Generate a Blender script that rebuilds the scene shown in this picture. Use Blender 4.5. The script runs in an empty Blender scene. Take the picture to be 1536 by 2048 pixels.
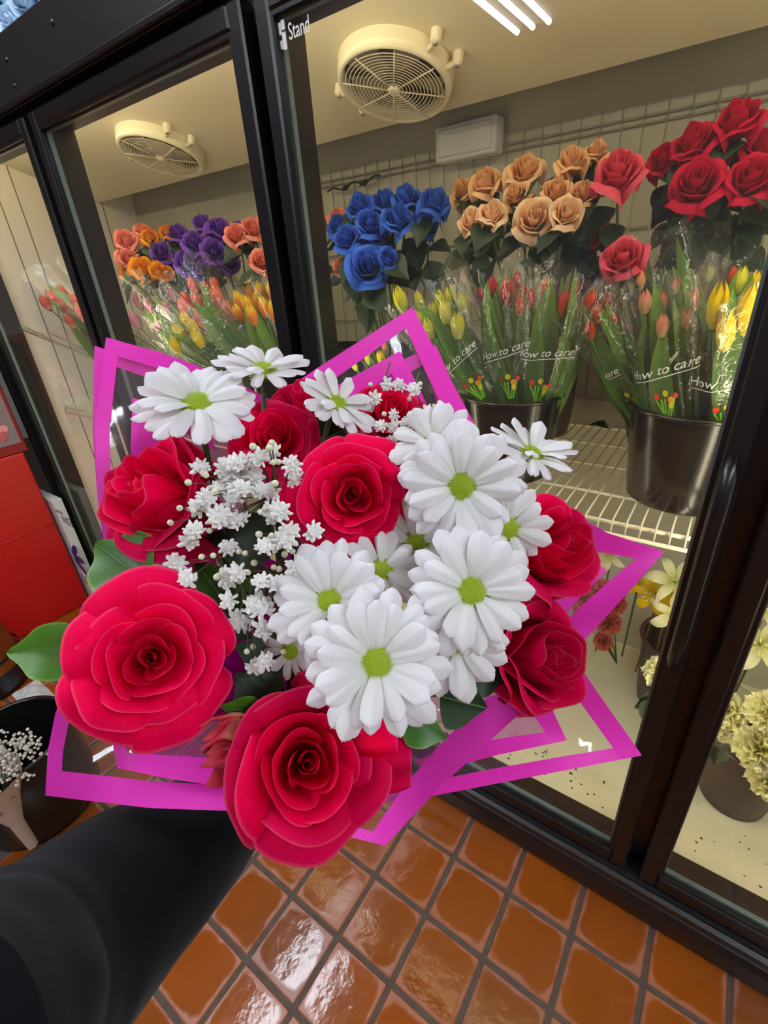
import bpy, math, random
from mathutils import Matrix, Vector, noise

# ------------------------------------------------------------------ camera, world, exposure
sc = bpy.context.scene
col = sc.collection
F_PX = 947.0
CAM = Vector((0.499, -0.785, 1.484))
MR = Matrix(((0.8190, 0.5700, -0.0660), (0.2150, -0.4120, -0.8860), (-0.5320, 0.7110, -0.4600)))
_f = Vector(MR[2]).normalized()
_r = (Vector(MR[0]) - _f * Vector(MR[0]).dot(_f)).normalized()
_d = _f.cross(_r)
if _d.dot(Vector(MR[1])) < 0: _d = -_d
RIGHT, DOWN, FWD = _r, _d, _f
cd = bpy.data.cameras.new('camera'); cam = bpy.data.objects.new('camera', cd); col.objects.link(cam)
cd.sensor_fit = 'VERTICAL'; cd.sensor_height = 36.0; cd.lens = 36.0 * F_PX / 2048.0
cd.clip_start = 0.02; cd.clip_end = 60
_m = Matrix((RIGHT, -DOWN, -FWD)).transposed().to_4x4(); _m.translation = CAM
cam.matrix_world = _m
sc.camera = cam
wd = bpy.data.worlds.new('world'); sc.world = wd; wd.use_nodes = True
wd.node_tree.nodes['Background'].inputs[0].default_value = (0.85, 0.92, 1.0, 1)
wd.node_tree.nodes['Background'].inputs[1].default_value = 0.35
sc.view_settings.view_transform = 'Standard'; sc.view_settings.look = 'None'
sc.view_settings.gamma = 1.0; sc.view_settings.use_curve_mapping = False
sc.view_settings.exposure = 0.0
sc.cycles.max_bounces = 10; sc.cycles.transparent_max_bounces = 32
sc.cycles.diffuse_bounces = 4; sc.cycles.glossy_bounces = 4; sc.cycles.transmission_bounces = 6
sc.cycles.caustics_reflective = False; sc.cycles.caustics_refractive = False
sc.cycles.sample_clamp_indirect = 6.0
TUBE_E = 43.0       # shop ceiling fluorescents
COOL_E = 22.0        # tubes inside the flower cooler

# ------------------------------------------------------------------ pixel -> ray helpers
def ray(px, py): return RIGHT * ((px - 768) / F_PX) + DOWN * ((py - 1024) / F_PX) + FWD
def W(px, py, d): return CAM + ray(px, py) * d
def onY(px, py, y): r = ray(px, py); return CAM + r * ((y - CAM.y) / r.y)
def onZ(px, py, z): r = ray(px, py); return CAM + r * ((z - CAM.z) / r.z)
def onX(px, py, x): r = ray(px, py); return CAM + r * ((x - CAM.x) / r.x)
def depth(p): return (p - CAM).dot(FWD)

rnd = random.Random(7)

# ------------------------------------------------------------------ materials
def lin(c):
    out = []
    for v in c:
        v = v / 255.0
        out.append(v / 12.92 if v <= 0.04045 else ((v + 0.055) / 1.055) ** 2.4)
    return (out[0], out[1], out[2], 1.0)
def newmat(name):
    m = bpy.data.materials.new(name); m.use_nodes = True
    nt = m.node_tree; nt.nodes.clear()
    out = nt.nodes.new('ShaderNodeOutputMaterial')
    return m, nt, out
def node(nt, t, **kw):
    n = nt.nodes.new(t)
    for k, v in kw.items():
        if k in n.inputs: n.inputs[k].default_value = v
        else: setattr(n, k, v)
    return n
def plain(name, c, rough=0.5, var=0.12, scale=20.0, metal=0.0, spec=0.5, bump=0.0, bscale=80.0, coat=0.0, sheen=0.0):
    m, nt, out = newmat(name); L = nt.links.new
    p = node(nt, 'ShaderNodeBsdfPrincipled', Roughness=rough, Metallic=metal)
    p.inputs['Specular IOR Level'].default_value = spec
    p.inputs['Coat Weight'].default_value = coat; p.inputs['Sheen Weight'].default_value = sheen
    tc = node(nt, 'ShaderNodeTexCoord'); n = node(nt, 'ShaderNodeTexNoise', Scale=scale, Detail=4.0)
    L(tc.outputs['Object'], n.inputs['Vector'])
    mx = node(nt, 'ShaderNodeMix', data_type='RGBA'); b = lin(c)
    mx.inputs['A'].default_value = tuple(v * (1 - var) for v in b[:3]) + (1,)
    mx.inputs['B'].default_value = tuple(min(1, v * (1 + var)) for v in b[:3]) + (1,)
    L(n.outputs['Fac'], mx.inputs['Factor']); L(mx.outputs['Result'], p.inputs['Base Color'])
    if bump > 0:
        n2 = node(nt, 'ShaderNodeTexNoise', Scale=bscale, Detail=3.0); L(tc.outputs['Object'], n2.inputs['Vector'])
        bp = node(nt, 'ShaderNodeBump', Strength=bump, Distance=0.002); L(n2.outputs['Fac'], bp.inputs['Height']); L(bp.outputs['Normal'], p.inputs['Normal'])
    L(p.outputs[0], out.inputs[0])
    return m
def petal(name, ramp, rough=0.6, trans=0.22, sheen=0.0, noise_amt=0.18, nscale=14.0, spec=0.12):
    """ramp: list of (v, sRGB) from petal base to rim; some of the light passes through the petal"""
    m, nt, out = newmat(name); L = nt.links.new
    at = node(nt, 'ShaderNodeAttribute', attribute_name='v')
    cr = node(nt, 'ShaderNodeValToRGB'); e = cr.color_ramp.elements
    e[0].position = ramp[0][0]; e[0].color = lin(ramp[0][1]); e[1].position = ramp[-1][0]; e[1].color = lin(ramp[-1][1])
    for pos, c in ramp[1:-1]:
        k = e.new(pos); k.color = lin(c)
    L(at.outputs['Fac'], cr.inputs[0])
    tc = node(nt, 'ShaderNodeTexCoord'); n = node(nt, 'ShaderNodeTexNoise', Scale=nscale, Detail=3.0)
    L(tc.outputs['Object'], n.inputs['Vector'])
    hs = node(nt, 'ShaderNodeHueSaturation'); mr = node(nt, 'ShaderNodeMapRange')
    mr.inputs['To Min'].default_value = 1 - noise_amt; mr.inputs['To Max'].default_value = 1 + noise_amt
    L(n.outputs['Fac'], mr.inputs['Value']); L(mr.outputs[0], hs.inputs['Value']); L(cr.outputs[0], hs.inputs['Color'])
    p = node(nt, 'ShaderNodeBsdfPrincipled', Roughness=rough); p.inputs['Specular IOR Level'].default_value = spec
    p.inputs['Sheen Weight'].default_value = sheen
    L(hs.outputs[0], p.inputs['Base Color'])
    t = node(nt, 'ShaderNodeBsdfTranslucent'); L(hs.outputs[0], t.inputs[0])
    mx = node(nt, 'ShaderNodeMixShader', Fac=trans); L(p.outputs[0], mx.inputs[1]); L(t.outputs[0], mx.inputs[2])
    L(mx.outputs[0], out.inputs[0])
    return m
def film(name, tint=(255, 255, 255), haze=0.03, hazec=(255, 255, 255), gloss=1.0, rough=0.06, crinkle=0.4, cscale=30.0, ior=1.45, base=0.0):
    """clear sheet: light passes straight through, the surface reflects by its Fresnel curve"""
    m, nt, out = newmat(name); L = nt.links.new
    tr = node(nt, 'ShaderNodeBsdfTransparent', Color=lin(tint)); gl = node(nt, 'ShaderNodeBsdfGlossy', Roughness=rough)
    df = node(nt, 'ShaderNodeBsdfDiffuse', Color=lin(hazec))
    fr = node(nt, 'ShaderNodeLayerWeight', Blend=0.5)
    f0 = ((ior - 1) / (ior + 1)) ** 2 * 1.6
    if crinkle > 0:
        tc = node(nt, 'ShaderNodeTexCoord'); n = node(nt, 'ShaderNodeTexNoise', Scale=cscale, Detail=3.0, Distortion=1.2)
        L(tc.outputs['Object'], n.inputs['Vector'])
        bp = node(nt, 'ShaderNodeBump', Strength=crinkle, Distance=0.01); L(n.outputs['Fac'], bp.inputs['Height'])
        L(bp.outputs['Normal'], gl.inputs['Normal']); L(bp.outputs['Normal'], fr.inputs['Normal'])
    pw = node(nt, 'ShaderNodeMath', operation='POWER'); L(fr.outputs['Facing'], pw.inputs[0]); pw.inputs[1].default_value = 5.0
    mu = node(nt, 'ShaderNodeMath', operation='MULTIPLY_ADD'); L(pw.outputs[0], mu.inputs[0]); mu.inputs[1].default_value = (1 - f0) * gloss; mu.inputs[2].default_value = f0 + base
    m1 = node(nt, 'ShaderNodeMixShader', Fac=haze); L(tr.outputs[0], m1.inputs[1]); L(df.outputs[0], m1.inputs[2])
    m2 = node(nt, 'ShaderNodeMixShader'); L(mu.outputs[0], m2.inputs[0]); L(m1.outputs[0], m2.inputs[1]); L(gl.outputs[0], m2.inputs[2])
    L(m2.outputs[0], out.inputs[0])
    return m
def emit(name, c, s):
    m, nt, out = newmat(name); e = node(nt, 'ShaderNodeEmission', Color=lin(c), Strength=s); nt.links.new(e.outputs[0], out.inputs[0]); return m

def tile_mat(name, centre, rim):
    m, nt, out = newmat(name); L = nt.links.new
    tc = node(nt, 'ShaderNodeTexCoord'); sp = node(nt, 'ShaderNodeSeparateXYZ'); L(tc.outputs['Object'], sp.inputs[0])
    oi = node(nt, 'ShaderNodeObjectInfo')
    ad = node(nt, 'ShaderNodeVectorMath', operation='ADD'); L(tc.outputs['Object'], ad.inputs[0]); L(oi.outputs['Location'], ad.inputs[1])
    n = node(nt, 'ShaderNodeTexNoise', Scale=14.0, Detail=3.0); L(ad.outputs[0], n.inputs['Vector'])
    ab = []
    for i in (0, 1):
        a = node(nt, 'ShaderNodeMath', operation='ABSOLUTE'); L(sp.outputs[i], a.inputs[0])
        pw = node(nt, 'ShaderNodeMath', operation='POWER'); L(a.outputs[0], pw.inputs[0]); pw.inputs[1].default_value = 6.0; ab.append(pw)
    sm = node(nt, 'ShaderNodeMath', operation='ADD'); L(ab[0].outputs[0], sm.inputs[0]); L(ab[1].outputs[0], sm.inputs[1])
    rt = node(nt, 'ShaderNodeMath', operation='POWER'); L(sm.outputs[0], rt.inputs[0]); rt.inputs[1].default_value = 1 / 6.0
    wob = node(nt, 'ShaderNodeMath', operation='MULTIPLY_ADD'); L(n.outputs['Fac'], wob.inputs[0]); wob.inputs[1].default_value = 0.034; L(rt.outputs[0], wob.inputs[2])
    mr = node(nt, 'ShaderNodeMapRange'); mr.inputs['From Min'].default_value = 0.080; mr.inputs['From Max'].default_value = 0.088
    L(wob.outputs[0], mr.inputs['Value'])
    mx = node(nt, 'ShaderNodeMix', data_type='RGBA'); mx.inputs['A'].default_value = lin(centre); mx.inputs['B'].default_value = lin(rim); L(mr.outputs[0], mx.inputs['Factor'])
    n3 = node(nt, 'ShaderNodeTexNoise', Scale=5.0, Detail=5.0); L(ad.outputs[0], n3.inputs['Vector'])
    hs = node(nt, 'ShaderNodeHueSaturation'); m3 = node(nt, 'ShaderNodeMapRange'); m3.inputs['To Min'].default_value = 0.75; m3.inputs['To Max'].default_value = 1.25
    L(n3.outputs['Fac'], m3.inputs['Value']); L(m3.outputs[0], hs.inputs['Value']); L(mx.outputs['Result'], hs.inputs['Color'])
    p = node(nt, 'ShaderNodeBsdfPrincipled'); L(hs.outputs[0], p.inputs['Base Color'])
    r = node(nt, 'ShaderNodeMapRange'); r.inputs['To Min'].default_value = 0.10; r.inputs['To Max'].default_value = 0.34; L(mr.outputs[0], r.inputs['Value']); L(r.outputs[0], p.inputs['Roughness'])
    nb = node(nt, 'ShaderNodeTexNoise', Scale=26.0, Detail=4.0); L(ad.outputs[0], nb.inputs['Vector'])
    bp = node(nt, 'ShaderNodeBump', Strength=0.22, Distance=0.004); L(nb.outputs['Fac'], bp.inputs['Height']); L(bp.outputs['Normal'], p.inputs['Normal'])
    L(p.outputs[0], out.inputs[0])
    return m

M = {}
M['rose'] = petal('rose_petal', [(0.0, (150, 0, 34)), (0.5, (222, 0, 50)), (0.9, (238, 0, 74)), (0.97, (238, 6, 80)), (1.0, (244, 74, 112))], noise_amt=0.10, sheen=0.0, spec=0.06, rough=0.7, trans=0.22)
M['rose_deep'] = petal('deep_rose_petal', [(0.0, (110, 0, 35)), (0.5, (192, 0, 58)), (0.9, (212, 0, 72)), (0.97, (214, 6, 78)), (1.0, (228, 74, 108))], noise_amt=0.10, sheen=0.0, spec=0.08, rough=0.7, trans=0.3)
M['wilt'] = petal('wilted_petal', [(0.0, (130, 140, 70)), (0.4, (205, 140, 110)), (0.7, (200, 40, 70)), (1.0, (215, 80, 90))], noise_amt=0.4, nscale=60)
M['white'] = petal('white_petal', [(0.0, (205, 215, 175)), (0.14, (236, 238, 232)), (1.0, (245, 245, 248))], trans=0.3, noise_amt=0.03)
M['disc'] = plain('daisy_disc', (150, 175, 8), 0.6, 0.25, 900)
M['floret'] = petal('floret_petal', [(0.0, (215, 222, 185)), (0.5, (240, 240, 232)), (1.0, (248, 248, 245))], trans=0.12, noise_amt=0.03)
M['bud'] = plain('bud', (226, 230, 196), 0.6, 0.1, 300)
M['twig'] = plain('twig', (96, 92, 62), 0.7)
M['stem'] = plain('green_stem', (74, 110, 40), 0.5, 0.2)
M['stem_dk'] = plain('dark_stem', (52, 66, 34), 0.55, 0.2)
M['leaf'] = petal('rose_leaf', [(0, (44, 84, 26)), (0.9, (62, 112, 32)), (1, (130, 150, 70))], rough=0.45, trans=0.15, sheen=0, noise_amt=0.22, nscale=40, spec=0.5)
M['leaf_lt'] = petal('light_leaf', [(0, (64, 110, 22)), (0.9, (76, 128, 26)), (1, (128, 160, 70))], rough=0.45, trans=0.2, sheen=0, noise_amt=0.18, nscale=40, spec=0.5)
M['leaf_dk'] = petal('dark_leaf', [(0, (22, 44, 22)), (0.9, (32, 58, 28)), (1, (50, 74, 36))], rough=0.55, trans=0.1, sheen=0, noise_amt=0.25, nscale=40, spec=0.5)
M['blade'] = petal('tulip_leaf', [(0, (120, 150, 70)), (0.5, (88, 128, 52)), (1, (120, 160, 62))], rough=0.4, trans=0.25, sheen=0, noise_amt=0.2, nscale=25)
M['magenta'] = petal('magenta_band', [(0, (255, 58, 206)), (1, (255, 58, 206))], rough=0.5, trans=0.12, sheen=0, noise_amt=0.04, spec=0.4)
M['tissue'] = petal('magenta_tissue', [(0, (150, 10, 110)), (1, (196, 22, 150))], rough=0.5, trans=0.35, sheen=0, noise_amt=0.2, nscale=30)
M['film'] = film('wrap_film', haze=0.035, crinkle=0.15, cscale=10)
M['film_lilac'] = film('lilac_film', tint=(245, 215, 245), haze=0.42, hazec=(190, 70, 170), crinkle=0.15, cscale=10)
M['cello'] = film('cellophane', haze=0.03, hazec=(235, 240, 225), crinkle=0.7, cscale=26, rough=0.09, gloss=1.1, base=0.015)
M['glass'] = film('door_glass', tint=(246, 250, 248), haze=0.008, crinkle=0.0, rough=0.0, gloss=1.0, ior=1.5)
M['black'] = plain('black_enamel', (16, 16, 18), 0.32, 0.2, 6, spec=0.5, bump=0.05)
M['black_soft'] = plain('black_panel', (24, 23, 24), 0.42, 0.25, 3, spec=0.5, bump=0.08, bscale=40)
M['black_rub'] = plain('black_rubber', (12, 12, 12), 0.6)
M['brown_blk'] = plain('brown_black_enamel', (30, 22, 20), 0.4, 0.2, 8)
M['spacer'] = plain('grey_glass_spacer', (120, 138, 138), 0.35, 0.15, 60, metal=0.3)
M['liner'] = plain('cream_liner', (226, 216, 184), 0.45, 0.05, 6)
M['liner_wall'] = plain('grey_cream_wall', (176, 172, 152), 0.5, 0.08, 5)
M['liner_left'] = plain('pale_panel', (232, 222, 208), 0.45, 0.05, 4)
M['liner_floor'] = plain('cream_floor_pan', (226, 218, 184), 0.3, 0.1, 9)
M['dirt'] = plain('dirt', (70, 62, 46), 0.8)
M['seam'] = plain('panel_seam', (110, 104, 96), 0.6)
M['fan'] = plain('cream_enamel', (236, 228, 196), 0.28, 0.04)
M['fandark'] = plain('fan_dark', (66, 56, 44), 0.6)
M['wire'] = plain('white_wire', (232, 226, 200), 0.35, 0.05)
M['wire_gr'] = plain('grey_wire', (150, 146, 128), 0.4, 0.1)
M['bucket'] = plain('black_plastic', (24, 25, 23), 0.22, 0.15, 12, spec=0.5, bump=0.05, bscale=30)
M['bucket_br'] = plain('brown_plastic', (54, 36, 34), 0.4, 0.2, 12)
M['bucket_wh'] = plain('white_plastic', (225, 226, 222), 0.4, 0.05)
M['red'] = plain('red_card', (186, 14, 12), 0.45, 0.12, 2)
M['red_dk'] = plain('dark_red_card', (130, 10, 12), 0.5, 0.12, 2)
M['heart1'] = plain('pink_print', (226, 150, 150), 0.5, 0.05)
M['heart2'] = plain('rose_print', (190, 90, 92), 0.5, 0.05)
M['printbg'] = plain('grey_print', (132, 112, 108), 0.5, 0.1)
M['whitecard'] = plain('white_card', (215, 214, 212), 0.55, 0.05)
M['ink'] = plain('dark_ink', (44, 54, 54), 0.6, 0.02)
M['purple_ink'] = plain('purple_ink', (70, 56, 126), 0.6, 0.05)
M['white_ink'] = plain('white_ink', (238, 240, 236), 0.5, 0.02)
M['red_ink'] = plain('red_ink', (228, 70, 34), 0.5, 0.02)
M['yel_ink'] = plain('yellow_ink', (236, 214, 24), 0.5, 0.02)
M['org_ink'] = plain('orange_ink', (238, 140, 20), 0.5, 0.02)
M['grn_ink'] = plain('green_ink', (140, 210, 50), 0.5, 0.02)
M['cloth'] = plain('black_cloth', (10, 12, 15), 0.95, 0.35, 9, spec=0.1, sheen=0.06, bump=0.15, bscale=900)
M['skin'] = plain('skin', (196, 146, 118), 0.5, 0.08, 40)
M['wall'] = plain('shop_wall', (196, 192, 186), 0.7, 0.04, 2)
M['ceil'] = plain('shop_ceiling', (222, 222, 220), 0.8, 0.04, 3)
M['steel'] = plain('steel', (160, 160, 158), 0.3, 0.05, metal=0.9)
M['tube'] = emit('fluorescent_tube', (236, 243, 255), TUBE_E)
M['tube_w'] = emit('warm_tube', (255, 238, 200), COOL_E)
M['fixture'] = plain('white_fixture', (230, 230, 228), 0.5, 0.03)
M['paper'] = plain('printed_paper', (206, 200, 188), 0.6, 0.12, 30)
M['mauve_print'] = plain('mauve_print', (160, 132, 146), 0.6, 0.1)
M['bronze'] = plain('bronze_glaze', (120, 56, 20), 0.3, 0.95, 36)
M['navy'] = plain('navy_glaze', (26, 24, 36), 0.3, 0.3, 30)
M['blueplush'] = petal('pale_blue_fabric', [(0, (40, 84, 128)), (0.6, (96, 150, 190)), (1, (200, 222, 236))], trans=0.2, noise_amt=0.2)
ROSE = {
 'coral': [(0, (190, 120, 80)), (0.5, (232, 124, 104)), (1, (244, 158, 140))],
 'peach': [(0, (190, 150, 70)), (0.5, (226, 160, 108)), (1, (240, 196, 146))],
 'blush': [(0, (205, 180, 80)), (0.5, (238, 178, 136)), (1, (246, 214, 170))],
 'blue': [(0, (14, 22, 80)), (0.5, (34, 62, 168)), (1, (58, 104, 204))],
 'purple': [(0, (44, 16, 84)), (0.5, (88, 40, 156)), (1, (132, 80, 190))],
 'sunset': [(0, (236, 186, 20)), (0.5, (244, 196, 34)), (0.85, (242, 172, 32)), (1, (218, 104, 28))],
 'crimson': [(0, (100, 0, 22)), (0.5, (176, 0, 40)), (1, (200, 18, 62))],
 'hotpink': [(0, (150, 10, 40)), (0.5, (206, 28, 70)), (1, (228, 90, 110))],
}
for k, v in ROSE.items(): M['r_' + k] = petal(k + '_rose_petal', v, noise_amt=0.15, nscale=10)
TULIP = {
 'yellowgreen': [(0, (190, 205, 90)), (0.5, (222, 216, 70)), (1, (214, 206, 50))],
 'yellow': [(0, (214, 200, 30)), (0.5, (244, 214, 12)), (1, (236, 196, 10))],
 'red': [(0, (150, 20, 44)), (0.5, (196, 26, 52)), (1, (214, 40, 62))],
 'orange': [(0, (200, 110, 60)), (0.5, (214, 74, 44)), (1, (226, 96, 60))],
 'peachpink': [(0, (206, 190, 130)), (0.5, (224, 156, 120)), (1, (228, 120, 100))],
 'redorange': [(0, (240, 170, 120)), (0.3, (226, 80, 60)), (0.8, (236, 110, 70)), (1, (246, 190, 110))],
 'flame': [(0, (214, 120, 60)), (0.45, (238, 140, 44)), (0.75, (244, 204, 26)), (1, (246, 214, 20))],
 'mauve': [(0, (150, 120, 100)), (0.5, (170, 84, 120)), (1, (200, 120, 150))],
}
for k, v in TULIP.items(): M['t_' + k] = petal(k + '_tulip_petal', v, noise_amt=0.12, nscale=30, rough=0.4)
M['lily_cream'] = petal('cream_lily_petal', [(0, (190, 196, 110)), (0.4, (232, 228, 180)), (1, (238, 234, 196))], noise_amt=0.05)
M['lily_yel'] = petal('yellow_lily_petal', [(0, (200, 170, 20)), (0.5, (230, 190, 16)), (1, (236, 200, 30))], noise_amt=0.08)
M['carn_cream'] = petal('cream_carnation', [(0, (206, 206, 110)), (0.5, (236, 232, 160)), (1, (246, 242, 196))], noise_amt=0.1)
M['carn_coral'] = petal('coral_carnation', [(0, (130, 50, 44)), (0.5, (196, 84, 74)), (1, (222, 124, 110))], noise_amt=0.15)

# ------------------------------------------------------------------ mesh helpers
class MB:
    def __init__(s): s.v = []; s.f = []; s.a = []
    def add(s, verts, faces, att=None):
        o = len(s.v); s.v += [tuple(p) for p in verts]; s.f += [tuple(i + o for i in q) for q in faces]
        s.a += list(att) if att is not None else [0.5] * len(verts)
        return s
    def box(s, x0, x1, y0, y1, z0, z1):
        p = [(x, y, z) for z in (z0, z1) for y in (y0, y1) for x in (x0, x1)]
        return s.add(p, [(0, 2, 3, 1), (4, 5, 7, 6), (0, 1, 5, 4), (2, 6, 7, 3), (0, 4, 6, 2), (1, 3, 7, 5)])
    def bbox(s, x0, x1, y0, y1, z0, z1, b=0.004):
        """box with all edges chamfered"""
        pts = []; idx = {}
        X, Y, Z = (x0, x1), (y0, y1), (z0, z1)
        for i in (0, 1):
            for j in (0, 1):
                for k in (0, 1):
                    sx, sy, sz = (b if i == 0 else -b), (b if j == 0 else -b), (b if k == 0 else -b)
                    for ax in range(3):
                        q = [X[i] + sx, Y[j] + sy, Z[k] + sz]; q[ax] = (X[i], Y[j], Z[k])[ax]
                        idx[(i, j, k, ax)] = len(pts); pts.append(tuple(q))
        F = []
        for ax in range(3):
            o = [a for a in range(3) if a != ax]
            for e in (0, 1):
                ring = []
                for (a, c) in ((0, 0), (1, 0), (1, 1), (0, 1)):
                    t = [0, 0, 0]; t[ax] = e; t[o[0]] = a; t[o[1]] = c; ring.append(idx[(t[0], t[1], t[2], ax)])
                F.append(tuple(ring))
        for ax in range(3):
            o = [a for a in range(3) if a != ax]
            for a in (0, 1):
                for c in (0, 1):
                    t0 = [0, 0, 0]; t1 = [0, 0, 0]; t1[ax] = 1
                    for t in (t0, t1): t[o[0]] = a; t[o[1]] = c
                    F.append((idx[(*t0, o[0])], idx[(*t1, o[0])], idx[(*t1, o[1])], idx[(*t0, o[1])]))
        for i in (0, 1):
            for j in (0, 1):
                for k in (0, 1): F.append((idx[(i, j, k, 0)], idx[(i, j, k, 1)], idx[(i, j, k, 2)]))
        return s.add(pts, F)
    def tube(s, path, r, n=8, cap=True, att=None):
        path = [Vector(p) for p in path]; rs = r if isinstance(r, (list, tuple)) else [r] * len(path)
        V = []; prev = None
        for i, p in enumerate(path):
            t = (path[min(i + 1, len(path) - 1)] - path[max(i - 1, 0)])
            if t.length < 1e-9: t = Vector((0, 0, 1))
            t.normalize()
            if prev is None:
                a = t.orthogonal().normalized()
            else:
                a = (prev - t * prev.dot(t))
                a = a.normalized() if a.length > 1e-6 else t.orthogonal().normalized()
            prev = a; b = t.cross(a)
            for k in range(n):
                an = 2 * math.pi * k / n; V.append(p + (a * math.cos(an) + b * math.sin(an)) * rs[i])
        Fs = []
        for i in range(len(path) - 1):
            for k in range(n): Fs.append((i * n + k, i * n + (k + 1) % n, (i + 1) * n + (k + 1) % n, (i + 1) * n + k))
        if cap: Fs.append(tuple(range(n - 1, -1, -1))); Fs.append(tuple((len(path) - 1) * n + k for k in range(n)))
        return s.add(V, Fs, att)
    def lathe(s, prof, n=32, cx=0, cy=0, cap0=False, cap1=False, fn=None):
        V = []
        for j, (r, z) in enumerate(prof):
            for k in range(n):
                a = 2 * math.pi * k / n; rr = r if fn is None else fn(r, z, a)
                V.append((cx + rr * math.cos(a), cy + rr * math.sin(a), z))
        Fs = [(j * n + k, j * n + (k + 1) % n, (j + 1) * n + (k + 1) % n, (j + 1) * n + k) for j in range(len(prof) - 1) for k in range(n)]
        if cap0: Fs.append(tuple(range(n - 1, -1, -1)))
        if cap1: Fs.append(tuple((len(prof) - 1) * n + k for k in range(n)))
        return s.add(V, Fs)
    def grid(s, fn, nu, nv, att=None):
        V = []; A = []
        for j in range(nv + 1):
            for i in range(nu + 1):
                u, v = i / nu, j / nv
                V.append(fn(u, v)); A.append(v if att is None else att(u, v))
        w = nu + 1
        return s.add(V, [(j * w + i, j * w + i + 1, (j + 1) * w + i + 1, (j + 1) * w + i) for j in range(nv) for i in range(nu)], A)
    def mesh(s, name, smooth=True):
        me = bpy.data.meshes.new(name); me.from_pydata(s.v, [], s.f); me.update()
        at = me.attributes.new('v', 'FLOAT', 'POINT'); at.data.foreach_set('value', s.a)
        me.materials.append(None)
        if smooth: me.polygons.foreach_set('use_smooth', [True] * len(me.polygons))
        return me
def obj(name, me, mat, parent=None, mtx=None, kind=None):
    o = bpy.data.objects.new(name, me); col.objects.link(o)
    if mat is not None:
        if len(me.materials) == 0: me.materials.append(None)
        o.material_slots[0].link = 'OBJECT'; o.material_slots[0].material = mat if not isinstance(mat, str) else M[mat]
    if parent: o.parent = parent
    if mtx is not None: o.matrix_basis = mtx
    if kind: o['kind'] = kind
    return o
def part(name, mb, mat, parent=None, smooth=True, mtx=None, kind=None): return obj(name, mb.mesh(name, smooth), mat, parent, mtx, kind)
def tag(o, label, cat, group=None):
    o['label'] = label; o['category'] = cat
    if group: o['group'] = group
    return o
def thing(name, label, cat, loc=(0, 0, 0), rot=None, group=None):
    o = bpy.data.objects.new(name, None); col.objects.link(o); o.empty_display_size = 0.02
    m = (rot.to_4x4() if rot is not None else Matrix.Identity(4)).copy(); m.translation = Vector(loc); o.matrix_basis = m
    return tag(o, label, cat, group)
def frame(z, up=None):
    z = Vector(z).normalized(); up = Vector(up) if up is not None else Vector((0, 0, 1))
    x = up.cross(z)
    if x.length < 1e-4: x = Vector((1, 0, 0)).cross(z)
    x.normalize(); y = z.cross(x)
    return Matrix((x, y, z)).transposed()
def loc_of(root): return root.matrix_basis.inverted()
def sm(x): x = max(0.0, min(1.0, x)); return x * x * (3 - 2 * x)
def facing(px, py, tx, ty):
    r = ray(px, py).normalized(); return (-r + RIGHT * tx + DOWN * ty).normalized()

# ------------------------------------------------------------------ shop: floor, walls, ceiling, lamps
TP = 0.16; TOY = -0.1234
m_, nt, out = newmat('grout_and_far_tile'); L = nt.links.new
tc = node(nt, 'ShaderNodeTexCoord'); mp = node(nt, 'ShaderNodeMapping'); mp.inputs['Location'].default_value = (0, -TOY, 0); L(tc.outputs['Object'], mp.inputs[0])
n1 = node(nt, 'ShaderNodeTexNoise', Scale=60.0, Detail=4.0); L(mp.outputs[0], n1.inputs['Vector'])
cr = node(nt, 'ShaderNodeValToRGB'); cr.color_ramp.elements[0].color = lin((58, 48, 40)); cr.color_ramp.elements[1].color = lin((96, 82, 70)); L(n1.outputs['Fac'], cr.inputs[0])
p_ = node(nt, 'ShaderNodeBsdfPrincipled', Roughness=0.7); L(cr.outputs[0], p_.inputs['Base Color']); L(p_.outputs[0], out.inputs[0])
M['grout'] = m_
fl = part('floor', MB().box(-6, 4.5, -4.6, 1.3, -0.06, -0.005), 'grout', smooth=False, kind='structure')
TILES = [tile_mat('glazed_terracotta', (140, 72, 22), (156, 98, 72)), tile_mat('glazed_terracotta_warm', (146, 74, 18), (160, 98, 68)), tile_mat('glazed_terracotta_dull', (130, 70, 30), (150, 98, 78))]
tmesh = MB().bbox(-0.0745, 0.0745, -0.0745, 0.0745, -0.012, 0.0, 0.003).mesh('tile', False)
i0, i1 = -17, 8
for j in range(-6, 1):
    for i in range(i0, i1):
        x = (i + 0.5) * TP; y = TOY + (j + 0.5) * TP
        if y > 0.05: continue
        if i < -6 and j < -4: continue
        o = obj('tile', tmesh, TILES[rnd.choice((0, 0, 1, 1, 2))], fl, Matrix.Translation((x, y, rnd.uniform(-0.0008, 0.0004))))
far = MB().box(-6, 4.5, -4.6, TOY - 6 * TP, -0.004, -0.001)
m_, nt, out = newmat('far_terracotta'); L = nt.links.new
tc = node(nt, 'ShaderNodeTexCoord'); bk = node(nt, 'ShaderNodeTexBrick'); bk.offset = 0.0
bk.inputs['Color1'].default_value = lin((150, 76, 26)); bk.inputs['Color2'].default_value = lin((160, 82, 30)); bk.inputs['Mortar'].default_value = lin((80, 68, 58))
bk.inputs['Scale'].default_value = 1.0; bk.inputs['Brick Width'].default_value = TP; bk.inputs['Row Height'].default_value = TP; bk.inputs['Mortar Size'].default_value = 0.006
L(tc.outputs['Object'], bk.inputs['Vector']); p_ = node(nt, 'ShaderNodeBsdfPrincipled', Roughness=0.2); L(bk.outputs['Color'], p_.inputs['Base Color']); L(p_.outputs[0], out.inputs[0])
M['far_tile'] = m_
part('tile_field', far, 'far_tile', fl, smooth=False, kind='stuff')
CH = 2.8
part('wall_back', MB().box(-6.1, 4.6, -4.7, -4.6, -0.06, CH), 'wall', smooth=False, kind='structure')
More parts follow.
